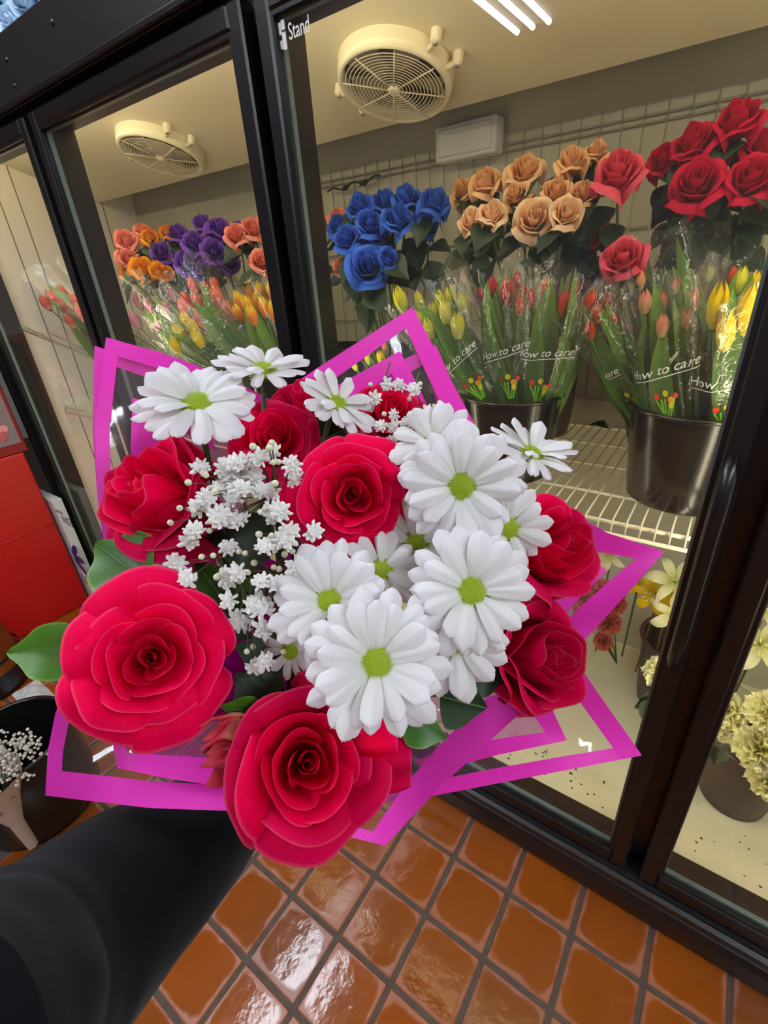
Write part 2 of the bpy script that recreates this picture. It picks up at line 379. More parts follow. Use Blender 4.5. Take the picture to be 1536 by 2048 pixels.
part('wall_left', MB().box(-6.1, -6.0, -4.6, 1.3, -0.06, CH), 'wall', smooth=False, kind='structure')
part('wall_right', MB().box(4.5, 4.6, -4.6, 1.3, -0.06, CH), 'wall', smooth=False, kind='structure')
part('wall_front', MB().box(-6.1, 4.6, 1.3, 1.4, -0.06, CH), 'wall', smooth=False, kind='structure')
part('ceiling', MB().box(-6.1, 4.6, -4.7, 1.4, CH, CH + 0.1), 'ceil', smooth=False, kind='structure')
def fixture(x, y, lbl):
    t = thing('ceiling_lamp', lbl, 'lamp', (x, y, CH), group='fluorescent ceiling lamps')
    mb = MB().box(-0.17, 0.17, -0.62, 0.62, -0.05, 0.0)
    part('housing', mb, 'fixture', t, smooth=False)
    for dx in (-0.1, 0.0, 0.1):
        part('tube', MB().tube([(dx, -0.59, -0.068), (dx, 0.59, -0.068)], 0.015, 10), 'tube', t)
for x, nm in ((-0.95, 'above the cooler doors'), (1.9, 'past the right cooler door')):
    for k, y in enumerate((-0.1, -1.27, -2.44)):
        fixture(x, y, 'fluorescent ceiling lamp ' + nm + (', next to the cooler', ', mid row', ', far from the cooler')[k])

# ------------------------------------------------------------------ flower cooler
CX0, CX1 = -2.12, 1.52
POSTS = [-2.075, -1.185, -0.300, 0.567, 1.452]
ZB, ZT = 0.155, 1.905          # door opening
YF = 0.045                     # back of door leaf
YB = 0.80                      # inner back wall
cool = thing('flower_cooler', 'long black flower cooler with glass doors and cream interior', 'cooler', (0, 0, 0))
# cabinet
mb = MB()
prof = [(0.012, 0.0), (-0.004, 0.006), (-0.010, 0.03), (-0.012, 0.075), (-0.006, 0.095), (0.004, 0.10), (0.004, 0.112), (-0.014, 0.118), (-0.016, 0.138), (-0.006, 0.142), (-0.006, 0.15), (0.10, 0.152)]
mb.grid(lambda u, v: (CX0 + (CX1 - CX0) * u, *[(lambda k, t: prof[k][q] + (prof[min(k + 1, len(prof) - 1)][q] - prof[k][q]) * t)(int(v * (len(prof) - 1) + 1e-6), v * (len(prof) - 1) - int(v * (len(prof) - 1) + 1e-6)) for q in (0, 1)]), 1, len(prof) - 1)
part('base_rail', mb, 'black_soft', cool, smooth=False)
part('header', MB().bbox(CX0, CX1, -0.004, 0.10, ZT + 0.016, 2.062, 0.004).box(CX0, CX1, 0.03, 0.10, ZT - 0.03, ZT + 0.016), 'black_soft', cool, smooth=False)
part('header_lip', MB().bbox(CX0, CX1, -0.012, 0.006, ZT + 0.018, ZT + 0.032, 0.003), 'black', cool, smooth=False)
for (sx_, sy_) in ((105, 45), (30, 172), (14, 120)):
    q = onY(sx_, sy_, -0.004)
    part('screw', MB().lathe([(0.0001, 0.004), (0.005, 0.003), (0.006, 0.0)], 10), 'black', cool, mtx=Matrix.Translation(q) @ Matrix.Rotation(math.pi / 2, 4, 'X'))
part('top_panel', MB().box(CX0, CX1, 0.10, 0.90, 2.02, 2.062), 'black_soft', cool, smooth=False)
part('back_panel', MB().box(CX0, CX1, 0.84, 0.90, 0.0, 2.02), 'black_soft', cool, smooth=False)
part('side_panel', MB().box(CX0 - 0.03, CX0, -0.004, 0.90, 0.0, 2.062), 'black_soft', cool, smooth=False)
part('side_panel', MB().box(CX1, CX1 + 0.03, -0.004, 0.90, 0.0, 2.062), 'black_soft', cool, smooth=False)
part('under_frame', MB().box(CX0, CX1, 0.05, 0.84, 0.02, 0.13), 'black_soft', cool, smooth=False)
# inner liner
part('liner_back', MB().box(CX0, CX1, YB, YB + 0.03, 0.13, 2.02), 'liner_wall', cool, smooth=False)
fp = part('liner_floor', MB().box(CX0, CX1, 0.10, YB, 0.13, ZB + 0.003), 'liner_floor', cool, smooth=False)
ll = part('liner_side', MB().box(CX0, CX0 + 0.03, 0.10, YB, ZB, 2.0), 'liner_left', cool, smooth=False)
for sy in (0.216, 0.288, 0.47, 0.64):
    part('seam', MB().box(CX0 + 0.028, CX0 + 0.032, sy, sy + 0.004, ZB, 2.0), 'seam', ll, smooth=False)
part('liner_side', MB().box(CX1 - 0.03, CX1, 0.10, YB, ZB, 2.0), 'liner_left', cool, smooth=False)
mbd = MB()
for k in range(150):
    dx = rnd.uniform(-0.1, 1.4); dy = 0.125 + abs(rnd.gauss(0, 0.07)); s_ = rnd.uniform(0.001, 0.004)
    if dy > 0.6: continue
    q = [(dx + s_ * rnd.uniform(0.6, 1.8) * math.cos(a), dy + s_ * rnd.uniform(0.5, 1.5) * math.sin(a), ZB + 0.0036) for a in (0, 1.2, 2.4, 3.6, 4.9)]
    mbd.add(q, [(0, 1, 2, 3, 4)])
part('dirt_specks', mbd, 'dirt', fp, smooth=False, kind='stuff')
# sloping evaporator ceiling
TH = math.radians(19); CB = Vector((0, 0.62, 1.833))
def cz(y): return CB.z + math.tan(TH) * (CB.y - y)
mb = MB()
mb.add([(x, y, cz(y) + dz) for dz in (0, 0.012) for x in (CX0 + 0.03, CX1 - 0.03) for y in (0.10, CB.y)], [(0, 1, 3, 2), (4, 6, 7, 5), (0, 4, 5, 1), (1, 5, 7, 3), (3, 7, 6, 2), (2, 6, 4, 0)])
part('evaporator_ceiling', mb, 'liner', cool, smooth=False)
# face-frame posts and doors
for px_ in POSTS:
    part('post', MB().box(px_ - 0.034, px_ + 0.034, YF + 0.002, 0.105, ZB - 0.005, ZT), 'black', cool, smooth=False)
for xa, xb in zip(POSTS[:-1], POSTS[1:]):
    part('sill', MB().bbox(xa, xb, YF + 0.002, 0.105, 0.14, ZB + 0.012, 0.004), 'brown_blk', cool, smooth=False)
for k, (xa, xb) in enumerate(zip(POSTS[:-1], POSTS[1:])):
    x0, x1 = xa + 0.016, xb - 0.016
    st = 0.034
    dr = MB(); z0, z1 = 0.158, ZT
    for (a, b, c, d) in ((x0, x0 + st, z0, z1), (x1 - st, x1, z0, z1), (x0 + st, x1 - st, z0, z0 + 0.042), (x0 + st, x1 - st, z1 - 0.036, z1)):
        dr.bbox(a, b, 0.0, YF, c, d, 0.004)
    door = part('door', dr, 'black', cool, smooth=False)
    g0, g1, h0, h1 = x0 + st, x1 - st, z0 + 0.042, z1 - 0.036
    bead = MB(); w = 0.006
    for (a, b, c, d) in ((g0, g0 + w, h0, h1), (g1 - w, g1, h0, h1), (g0 + w, g1 - w, h0, h0 + w), (g0 + w, g1 - w, h1 - w, h1)): bead.box(a, b, 0.004, 0.012, c, d)
    part('bead', bead, 'black', door, smooth=False)
    spc = MB(); w = 0.010
    for (a, b, c, d) in ((g0, g0 + w, h0, h1), (g1 - w, g1, h0, h1), (g0 + w, g1 - w, h0, h0 + w), (g0 + w, g1 - w, h1 - w, h1)): spc.box(a, b, 0.017, 0.028, c, d)
    part('spacer', spc, 'spacer', door, smooth=False)
    part('pane', MB().add([(g0, 0.0145, h0), (g1, 0.0145, h0), (g1, 0.0145, h1), (g0, 0.0145, h1)], [(0, 1, 2, 3)]), 'glass', door, smooth=False)
    # long pull handle on the closing stile
    hx = x1 - st / 2 - 0.004
    hd = MB(); n = 14
    def hp(v): return (hx, -0.004 - 0.022 * sm(v / 0.12) * sm((1 - v) / 0.2), 1.215 - 0.40 * v)
    hd.tube([hp(i / n) for i in range(n + 1)], [0.012 if 0 < i < n else 0.008 for i in range(n + 1)], 10)
    part('handle', hd, 'black', door)
# vertical tubes behind the posts
for px_ in (-1.208, -0.318, 0.567, 1.462):
    part('lamp_tube', MB().tube([(px_, 0.120, 0.3), (px_, 0.120, 1.80)], 0.010, 8), 'tube_w', cool)
part('lamp_tube', MB().tube([(CX0 + 0.1, 0.125, 1.960), (CX1 - 0.1, 0.125, 1.960)], 0.010, 8), 'tube_w', cool)
# text mesh helper
def text_mesh(s, size, shear=0.0, ext=0.0004):
    c = bpy.data.curves.new('lettering', 'FONT'); c.body = s; c.size = size; c.shear = shear; c.extrude = ext; c.resolution_u = 3
    o = bpy.data.objects.new('lettering', c); col.objects.link(o)
    dg = bpy.context.evaluated_depsgraph_get(); me = bpy.data.meshes.new_from_object(o.evaluated_get(dg)); bpy.data.objects.remove(o)
    me.materials.clear(); me.materials.append(None)
    return me
# sticker on the middle door's glass
stk = thing('door_sticker', 'white brand lettering sticker in the upper glass corner of the middle door', 'sticker', onY(566, 88, 0.0115))
obj('lettering', text_mesh('Stand', 0.030), 'white_ink', stk, Matrix.Translation((0.015, 0, 0.001)) @ Matrix.Rotation(math.pi / 2, 4, 'X') @ Matrix.Scale(0.72, 4, (1, 0, 0)))
lg = MB()
for (a, b, c, d) in ((-0.006, 0.000, 0.012, 0.027), (0.001, 0.008, 0.017, 0.029), (-0.006, -0.001, -0.006, 0.005), (0.000, 0.008, -0.008, 0.014)): lg.box(a, b, 0, 0.0008, c, d)
part('emblem', lg, 'white_ink', stk, smooth=False)
part('small_print', MB().box(0.014, 0.036, 0, 0.0008, 0.052, 0.056).box(0.012, 0.034, 0, 0.0008, 0.044, 0.050), 'wire_gr', stk, smooth=False)

# fans
def on_ceiling(px, py, off):
    n_ = Vector((0, -math.sin(TH), -math.cos(TH))); q = CB + n_ * off; r = ray(px, py)
    return CAM + r * ((q - CAM).dot(n_) / r.dot(n_)) - n_ * off
def fan(pxy, lbl):
    c_ = on_ceiling(*pxy, 0.038); cx_, cy_ = c_.x, c_.y
    nrm = Vector((0, -math.sin(TH), -math.cos(TH)))
    R = frame(nrm, (0, 1, 0))
    t = thing('evaporator_fan', lbl, 'fan', (cx_, cy_, cz(cy_)), R, 'round fans under the cooler ceiling')
    mb = MB().lathe([(0.138, 0.0), (0.137, 0.018), (0.134, 0.034), (0.129, 0.038), (0.123, 0.035), (0.121, 0.010)], 48)
    part('housing', mb, 'fan', t)
    part('recess', MB().lathe([(0.121, 0.004), (0.06, 0.004), (0.001, 0.004)], 32), 'fandark', t)
    for k in range(5):
        a = k * 2 * math.pi / 5
        bl = MB().grid(lambda u, v: ((0.025 + 0.09 * v) * math.cos(a + (u - 0.5) * 0.75), (0.025 + 0.09 * v) * math.sin(a + (u - 0.5) * 0.75), 0.014 + 0.012 * (u - 0.5)), 4, 3)
        part('blade', bl, 'wire_gr', t)
    g = part('grille', MB().lathe([(0.001, 0.043), (0.012, 0.043), (0.016, 0.040), (0.016, 0.034)], 20), 'fan', t)
    for r in [0.022 + 0.0085 * k for k in range(12)]:
        pa = [(r * math.cos(2 * math.pi * k / 36), r * math.sin(2 * math.pi * k / 36), 0.0375) for k in range(37)]
        part('ring', MB().tube(pa, 0.0013, 5, cap=False), 'fan', g)
    for k in range(8):
        a = k * math.pi / 4 + 0.2
        part('spoke', MB().tube([(0.014 * math.cos(a), 0.014 * math.sin(a), 0.040), (0.123 * math.cos(a), 0.123 * math.sin(a), 0.038)], 0.0017, 5), 'fan', g)
    for a in (math.radians(25), math.radians(-5), math.radians(178), math.radians(205)):
        c, s = math.cos(a), math.sin(a)
        br = MB().tube([(0.132 * c, 0.132 * s, 0.022), (0.156 * c, 0.156 * s, 0.018)], 0.006, 8).lathe([(0.012, 0.0), (0.012, 0.018), (0.009, 0.023), (0.0005, 0.024)], 14, 0.161 * c, 0.161 * s)
        b_ = part('bracket', br, 'fan', t)
        part('screw', MB().lathe([(0.0045, 0.022), (0.0045, 0.0265), (0.0005, 0.027)], 10, 0.161 * c, 0.161 * s), 'steel', b_)
fan((788, 180), 'round cream fan with wire grille behind the middle door')
fan((322, 316), 'round cream fan with wire grille behind the door left of the middle one')

# wire shelf, one per door bay
ZS = 0.994
def shelf(xa, xb, lbl):
    t = thing('wire_shelf', lbl, 'shelf', ((xa + xb) / 2, 0.17, ZS), group='white wire shelves in the cooler')
    h = (xb - xa) / 2 - 0.005; D = YB - 0.17 - 0.012
    for dy, dz, r in ((0.004, -0.012, 0.0045), (-0.006, -0.034, 0.0042)):
        part('front_rail', MB().tube([(-h, dy, dz), (h, dy, dz)], r, 8), 'wire', t)
    for dy in (0.13, 0.30, 0.46, D): part('cross_rail', MB().tube([(-h, dy, -0.009), (h, dy, -0.009)], 0.0036, 8), 'wire', t)
    n = int(2 * h / 0.026)
    wm = MB().tube([(0, -0.006, -0.034), (0, -0.003, -0.006), (0, 0.004, -0.003), (0, D, -0.003)], 0.0019, 6).mesh('wire')
    for k in range(n + 1): obj('wire', wm, 'wire', t, Matrix.Translation((-h + 2 * h * k / n, 0, 0)))
for (a, b, l) in ((-2.09, -1.19, 'white wire shelf behind the leftmost door'), (-1.18, -0.30, 'white wire shelf carrying the purple rose and flame tulip buckets'), (-0.295, 0.56, 'white wire shelf with black buckets behind the middle door')):
    shelf(a, b, l)
# wire grid on the back wall
def wiregrid(xa, xb, lbl):
    t = thing('wire_grid', lbl, 'grid', ((xa + xb) / 2, YB - 0.012, 1.05), group='wire grids on the cooler back wall')
    h = (xb - xa) / 2
    for z in (0.02, 0.25, 0.48, 0.70, 0.715): part('rail', MB().tube([(-h, 0.003, z), (h, 0.003, z)], 0.0025, 6), 'wire_gr', t)
    wm = MB().tube([(0, -0.002, 0.0), (0, -0.002, 0.74)], 0.002, 6).mesh('wire')
    n = int(2 * h / 0.05)
    for k in range(n + 1): obj('wire', wm, 'wire_gr', t, Matrix.Translation((-h + 2 * h * k / n, 0, 0)))
wiregrid(-1.05, 0.55, 'grey wire grid on the back wall behind the blue and peach roses')
b0 = onY(882, 330, 0.775)
cbx = thing('control_box', 'small white box mounted high on the cooler back wall', 'box', (b0.x, 0.74, b0.z))
part('case', MB().bbox(0, 0.19, 0.0, 0.058, 0, 0.085, 0.004), 'whitecard', cbx, smooth=False)
part('cover', MB().bbox(0.012, 0.178, -0.006, 0.001, 0.01, 0.075, 0.003), 'whitecard', cbx, smooth=False)
c0, c1 = onY(655, 384, 0.77), onY(760, 352, 0.77)
cb = thing('cable', 'dark cable with clips along the cooler back wall above the blue roses', 'cable', c0)
pts = [c0 + (c1 - c0) * (i / 14) + Vector((0, 0, 0.006 * math.sin(i * 1.1))) for i in range(15)]
part('wire', MB().tube([p - c0 for p in pts], 0.003, 6), 'black_rub', cb)
for i in (5, 10):
    p = pts[i] - c0; part('clip', MB().tube([p + Vector((-0.02, 0, -0.004)), p, p + Vector((0.02, 0, 0.006))], [0.002, 0.009, 0.002], 7), 'black_rub', cb)
lf = onZ(1195, 858, ZS)

# ------------------------------------------------------------------ flower builders
WHORLS = {
 'open': [(.05, .02, 2, 2.4, 0), (.13, .10, 3, 1.55, .01), (.25, .17, 3, 1.25, .03), (.40, .20, 4, 1.08, .06), (.57, .15, 4, 1.0, .10), (.76, .03, 5, .86, .16), (.93, -.14, 5, .80, .22)],
 'cup': [(.05, .18, 2, 2.4, 0), (.11, .22, 3, 1.9, .0), (.21, .26, 3, 1.5, .02), (.35, .28, 3, 1.3, .05), (.50, .25, 4, 1.10, .10), (.66, .16, 4, 1.0, .16), (.80, .04, 5, .9, .24)],
 'goblet': [(.05, .20, 2, 2.4, 0), (.11, .26, 3, 1.9, .0), (.21, .30, 3, 1.5, .02), (.34, .30, 3, 1.35, .05), (.48, .26, 3, 1.3, .09), (.60, .19, 4, 1.15, .13), (.70, .11, 4, 1.1, .17)],
 'bg': [(.06, .30, 2, 2.4, 0), (.15, .31, 2, 2.0, 0), (.28, .31, 3, 1.5, .03), (.44, .28, 3, 1.3, .08), (.60, .18, 4, 1.1, .15), (.74, .06, 4, 1.0, .22)],
}
def rose_petals(style, nu, nv):
    out = []
    r_ = random.Random(23 + len(style) * 3)
    for wi, (R0, zr0, n, hw0, curl0) in enumerate(WHORLS[style]):
        t = wi / (len(WHORLS[style]) - 1.0); a0 = r_.uniform(0, 6.28)
        for k in range(n):
            R = R0 * r_.uniform(.93, 1.07) + 0.012 * k; zr = zr0 + r_.uniform(-.045, .045) * (t > .1); hw = hw0 * r_.uniform(.92, 1.1); curl = curl0 * r_.uniform(.6, 1.4)
            ctrl = (R * (1.18 - (0.42 if style == 'open' else 0.22) * t), -0.48 + (0.14 if style == 'open' else 0.03) * t)
            base = (0.04 + 0.06 * t, -0.80)
            ph = [r_.uniform(0, 6.28) for _ in range(6)]; asym = r_.uniform(-0.5, 0.5); tipv = r_.uniform(-0.03, 0.09); sp = r_.choice((1, 1, 1, -1))
            def fn(u, v):
                uu = u * 2 - 1
                rim = 1 - 0.10 * abs(uu) ** 2 - 0.46 * abs(uu) ** 5 + (tipv * math.exp(-(uu / 0.22) ** 2) + 0.035 * math.sin(uu * 3.3 + ph[4]) + 0.018 * math.sin(uu * 8 + ph[5])) * (0.3 + 0.7 * t)
                ve = v * rim
                b0 = (1 - ve) ** 2; b1 = 2 * ve * (1 - ve); b2 = ve * ve
                rr = base[0] * b0 + ctrl[0] * b1 + R * b2; zz = base[1] * b0 + ctrl[1] * b1 + zr * b2
                s = max(0.0, (v - 0.66) / 0.34); edge = max(0.0, abs(uu) - 0.4) / 0.6
                c = curl * s ** 2.2 * (1 + asym * uu) + curl * 0.5 * edge ** 2 * v * v
                rr += c; zz -= c * (0.85 + 0.5 * s)
                ruf = (0.010 + 0.030 * t) * v ** 3
                zz += ruf * math.sin(uu * 4.4 + ph[0]) + ruf * 0.5 * math.sin(uu * 9.5 + ph[1])
                rr += ruf * 0.9 * math.sin(uu * 3.6 + ph[2]) + sp * (0.03 + 0.02 * t) * uu * (0.3 + 0.7 * v)
                rr += 0.014 * math.sin(uu * 5 + v * 5 + ph[3]) * v
                th = uu * hw * (0.5 + 0.5 * sm(v * 1.7))
                return (rr * math.cos(th), rr * math.sin(th), zz)
            out.append((MB().grid(fn, nu, nv).mesh('petal'), a0 + 6.2832 * k / n))
    return out
PET = {'goblet': rose_petals('goblet', 16, 12), 'open': rose_petals('open', 16, 12), 'cup': rose_petals('cup', 16, 12), 'bg': rose_petals('bg', 9, 7)}
def calyx(parent, s):
    mb = MB().lathe([(0.001, -0.95), (0.10, -0.93), (0.15, -0.85), (0.13, -0.75)], 10)
    part('calyx', mb, 'stem', parent, mtx=Matrix.Scale(s, 4))
    for k in range(5):
        a = k * 1.2566
        se = MB().grid(lambda u, v: ((0.12 + 0.42 * v + 0.05) * math.cos(a) - (u - 0.5) * 0.2 * (1 - v) * math.sin(a), (0.12 + 0.42 * v + 0.05) * math.sin(a) + (u - 0.5) * 0.2 * (1 - v) * math.cos(a), -0.78 - 0.25 * v * v + 0.12 * v), 2, 5)
        part('sepal', se, 'leaf', parent, mtx=Matrix.Scale(s, 4))
def leaf_mesh(nu=8, nv=14, wid=0.36, serr=0.02, bend=0.12, fold=0.12, seed=0):
    r_ = random.Random(seed); ph = r_.uniform(0, 6)
    def fn(u, v):
        uu = u * 2 - 1; w = wid * 1.12 * (math.sin(math.pi * v ** 0.78) ** 1.05) * (1 - 0.35 * v * v) + 0.004
        w += serr * (0.5 + 0.5 * math.sin(v * 70)) * abs(uu) * (0.05 < v < 0.97)
        return (uu * w, v, fold * abs(uu) * w * 1.6 + bend * math.sin(v * math.pi) + 0.015 * math.sin(v * 14 + ph) * abs(uu))
    return MB().grid(fn, nu, nv, att=lambda u, v: abs(u * 2 - 1)).mesh('leaf')
LEAFM = [leaf_mesh(seed=s, bend=b, fold=f_) for s, b, f_ in ((1, 0.10, 0.2), (2, -0.06, 0.35), (3, 0.16, 0.1))]
def place_leaf(name, a, b, nrm, wscale, mat, parent=None, k=0):
    """leaf from world point a (stalk) to b (tip), blade facing nrm"""
    y = (b - a); ln = y.length; y.normalize(); z = (nrm - y * nrm.dot(y)).normalized(); x = y.cross(z)
    m = Matrix((x * ln * wscale, y * ln, z * ln)).transposed().to_4x4(); m.translation = a
    if parent is not None: m = parent.matrix_basis.inverted() @ m
    return obj(name, LEAFM[k % 3], mat, parent, m)
def rose(label, group, pos, zdir, diam, mat, style='bg', stem_to=None, stem_r=0.0026, roll=0.0, seed=0, cat='rose', grow=1.0, name='rose', leaves=0):
    r_ = random.Random(seed * 7 + 3)
    t = thing(name, label, cat, pos, frame(zdir, -DOWN) @ Matrix.Rotation(roll, 3, 'Z'), group)
    s = diam / 2.25
    ms = PET[style]; N = len(ms)
    for k, (me, a) in enumerate(ms):
        a += r_.uniform(-0.25, 0.25); sc_ = s * (1 + r_.uniform(-0.05, 0.05))
        mt = Matrix.Rotation(a, 4, 'Z') @ Matrix.Rotation(r_.uniform(-0.07, 0.07), 4, 'Y') @ Matrix.Rotation(r_.uniform(-0.06, 0.06), 4, 'X') @ Matrix.Diagonal((sc_, sc_, sc_ * grow, 1))
        mm = mat if not isinstance(mat, (list, tuple)) else mat[0 if k < N * 0.65 else 1]
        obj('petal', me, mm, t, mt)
    calyx(t, s)
    if stem_to is not None:
        inv = t.matrix_basis.inverted(); p0 = Vector((0, 0, -0.9 * s)); e = inv @ Vector(stem_to)
        pth = [p0 + (e - p0) * v + Vector((0, 0, -0.35 * (e - p0).length * v * (1 - v))) for v in [i / 8 for i in range(9)]]
        part('stem', MB().tube(pth, stem_r, 6), 'stem', t)
    for k in range(leaves):
        a = Vector(t.matrix_basis @ (Vector((0, 0, -1.1 * s - 0.022 * k)))) + Vector((0, 0, -0.012 * k)); d_ = Vector((r_.uniform(-1, 1), r_.uniform(-1, 0.3), r_.uniform(-1.0, -0.1))).normalized()
        place_leaf('leaf', a, a + d_ * r_.uniform(0.06, 0.10), Vector((r_.uniform(-.4, .4), -0.6, 0.8)), 0.95, M['leaf_dk'], t, k)
    return t

def daisy_petals(kind):
    out = []
    r_ = random.Random(5 + kind)
    for k in range(4):
        ln = 1.0 if kind == 0 else 0.87; w0 = (0.116 if kind == 0 else 0.110) * (1 + 0.12 * math.sin(k * 2)); droop = (0.10, -0.03, 0.18, 0.05)[k]; tw = (0.05, -0.1, 0.0, 0.12)[k]
        def fn(u, v, ln=ln, w0=w0, droop=droop, tw=tw, k=k):
            uu = u * 2 - 1
            w = w0 * (0.30 + 0.95 * math.sin(min(1.0, v * 0.62 + 0.06) * math.pi) ** 1.1) * (1 if v < 0.86 else math.sqrt(max(0.0, 1 - ((v - 0.86) / 0.145) ** 2)) * 0.98 + 0.02)
            r = 0.16 + (ln - 0.16) * v - 0.03 * abs(uu) ** 2 * v + 0.012 * math.cos(uu * 9) * (v > 0.95)
            z = 0.10 * math.sin(v * 2.2) - droop * v * v + 0.0085 * math.cos(uu * 2 * math.pi) * sm(v * 3) * (1 - v ** 3) - 0.055 * uu * uu * sm(v * 2) + tw * uu * w * v
            return (r, uu * w, z)
        out.append(MB().grid(lambda u, v: fn(u, 1 - (1 - v) ** 1.8), 10, 12, att=lambda u, v: 1 - (1 - v) ** 1.8).mesh('petal'))
    return out
DPET = [daisy_petals(0), daisy_petals(1)]
mb = MB().lathe([(0.262 * math.sin(a), 0.13 * math.cos(a) + 0.015) for a in [0.01, 0.3, 0.6, 0.9, 1.2, 1.5, 1.8]], 24)
for k in range(230):
    rr = 0.265 * math.sqrt((k + 0.5) / 230); a = k * 2.39996; zz = 0.145 * math.sqrt(max(0.02, 1 - (rr / 0.275) ** 2)) + 0.012; q = 0.0125
    x, y = rr * math.cos(a), rr * math.sin(a)
    mb.add([(x + q, y, zz), (x, y + q, zz), (x - q, y, zz), (x, y - q, zz), (x * 1.03, y * 1.03, zz + 0.020)], [(0, 1, 4), (1, 2, 4), (2, 3, 4), (3, 0, 4)])
DISC = mb.mesh('disc')
def daisy(label, pos, zdir, diam, seed=0, n=(17, 12), stem_to=None, rise=0.0, roll=0.0, group='white daisies in the bouquet'):
    r_ = random.Random(seed * 13 + 1)
    t = thing('daisy', label, 'daisy', pos, frame(zdir, -DOWN) @ Matrix.Rotation(roll, 3, 'Z'), group)
    s = diam / 2
    for ly, cnt in enumerate(n):
        for k in range(cnt):
            a = 2 * math.pi * (k + 0.5 * ly) / cnt + r_.uniform(-0.12, 0.12); sc_ = s * r_.uniform(0.88, 1.06)
            el = (-0.04, -0.24)[ly] - rise + r_.uniform(-0.09, 0.07)
            mt = Matrix.Rotation(a, 4, 'Z') @ Matrix.Translation((0, 0, s * (0.01 + 0.05 * ly + r_.uniform(0, 0.03)))) @ Matrix.Rotation(el, 4, 'Y') @ Matrix.Rotation(r_.uniform(-0.18, 0.18), 4, 'X') @ Matrix.Diagonal((sc_, sc_ * r_.uniform(0.95, 1.2), sc_, 1))
            obj('petal', DPET[ly][r_.randrange(4)], 'white', t, mt)
    obj('disc', DISC, 'disc', t, Matrix.Scale(s * 1.12, 4))
    part('calyx', MB().lathe([(0.02, -0.20), (0.14, -0.16), (0.22, -0.05), (0.21, 0.0)], 12), 'stem', t, mtx=Matrix.Scale(s, 4))
    if stem_to is not None:
        inv = t.matrix_basis.inverted(); p0 = Vector((0, 0, -0.18 * s)); e = inv @ Vector(stem_to)
        pth = [p0 + (e - p0) * v + Vector((0, 0, -0.35 * (e - p0).length * v * (1 - v))) for v in [i / 8 for i in range(9)]]
        part('stem', MB().tube(pth, 0.0024, 6), 'stem_dk', t)
    return t

# ------------------------------------------------------------------ the bouquet
HC = W(640, 1150, 0.33); S0 = W(575, 1400, 0.55); AX = (S0 - HC).normalized()
def tie(k):  # where a stem passes through the hand
    a = k * 2.4; u = AX.orthogonal().normalized(); v = AX.cross(u)
    return S0 + AX * 0.02 + (u * math.cos(a) + v * math.sin(a)) * (0.004 + 0.012 * ((k * 37) % 10) / 10)
def foot(k):
    return tie(k) + AX * (0.17 + 0.03 * ((k * 13) % 7) / 7)
GR = 'hot pink roses in the bouquet'
roses = [
 (302, 1318, 345, .275, -0.03, 0.03, 'open', M['rose'], 'wide open hot pink rose beside the bright green leaf, over the wrap corner', 0.3, .9),
 (615, 1528, 368, .275, 0.08, 0.05, 'cup', M['rose'], 'hot pink rose under the largest daisy with one wilted streaked outer petal', 1.0, .95),
 (707, 990, 268, .325, 0.05, -0.02, 'open', M['rose'], 'round open hot pink rose in the middle of the bouquet among baby\'s breath', 2.0, .95),
 (290, 985, 330, .345, -0.85, -0.30, 'goblet', M['rose'], 'hot pink rose turned sideways at the bouquet edge below two daisies', 0.0, 1.25),
 (552, 872, 200, .385, 0.0, -0.42, 'cup', M['rose'], 'hot pink rose with baby\'s breath in front, beneath the daisy with the bare stem', 0.6, 1.0),
 (612, 800, 185, .425, -0.1, -0.9, 'goblet', M['rose_deep'], 'half hidden pink rose bud behind the topmost small daisies', 2.2, 1.2),
 (785, 815, 165, .425, 0.2, -0.65, 'cup', M['rose'], 'small hot pink rose behind sprigs of baby\'s breath by the wrap corner', 1.2, 1.0),
 (1118, 1090, 285, .345, 0.8, -0.25, 'goblet', M['rose'], 'hot pink rose turned sideways beside the wire shelf edge and the upper side wrap corner', 0.4, 1.2),
 (1095, 1316, 310, .335, 0.8, 0.05, 'goblet', M['rose_deep'], 'dark pink rose turned sideways above the lower side wrap corner', 2.6, 1.2),
]
for k, (px, py, D, d, tx, ty, stl, mt, lb, roll, gr) in enumerate(roses):
    z = facing(px, py, tx, ty)
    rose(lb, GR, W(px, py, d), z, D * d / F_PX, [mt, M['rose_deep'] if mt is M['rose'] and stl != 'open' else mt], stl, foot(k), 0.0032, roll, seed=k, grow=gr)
# wilted outer petal parts on the second rose
r2 = [o for o in col.objects if o.name.startswith('rose') and o.type == 'EMPTY'][1]
def crinkle(px, py, w, h, d, seed):
    c = W(px, py, d)
    def fn(u, v):
        a = (u - 0.5) * w * (0.45 + 0.55 * math.sin(v * 2.6)); b = (v - 0.5) * h
        n_ = noise.noise(Vector((u * 3 + seed, v * 4, seed)))
        p = c + RIGHT * (d / F_PX) * (-b + 10 * math.sin(u * 14 + seed) * v) + DOWN * (d / F_PX) * (a + 8 * n_) + FWD * (0.008 * math.sin(u * 16 + seed) * (0.3 + v) + 0.012 * (1 - v))
        return r2.matrix_basis.inverted() @ p
    w_ = part('petal', MB().grid(fn, 18, 12), 'wilt', r2); w_['label'] = 'wilted petal with pale green streaks'
crinkle(462, 1508, 120, 95, 0.287, 1.0)
crinkle(470, 1470, 90, 100, 0.292, 4.0)
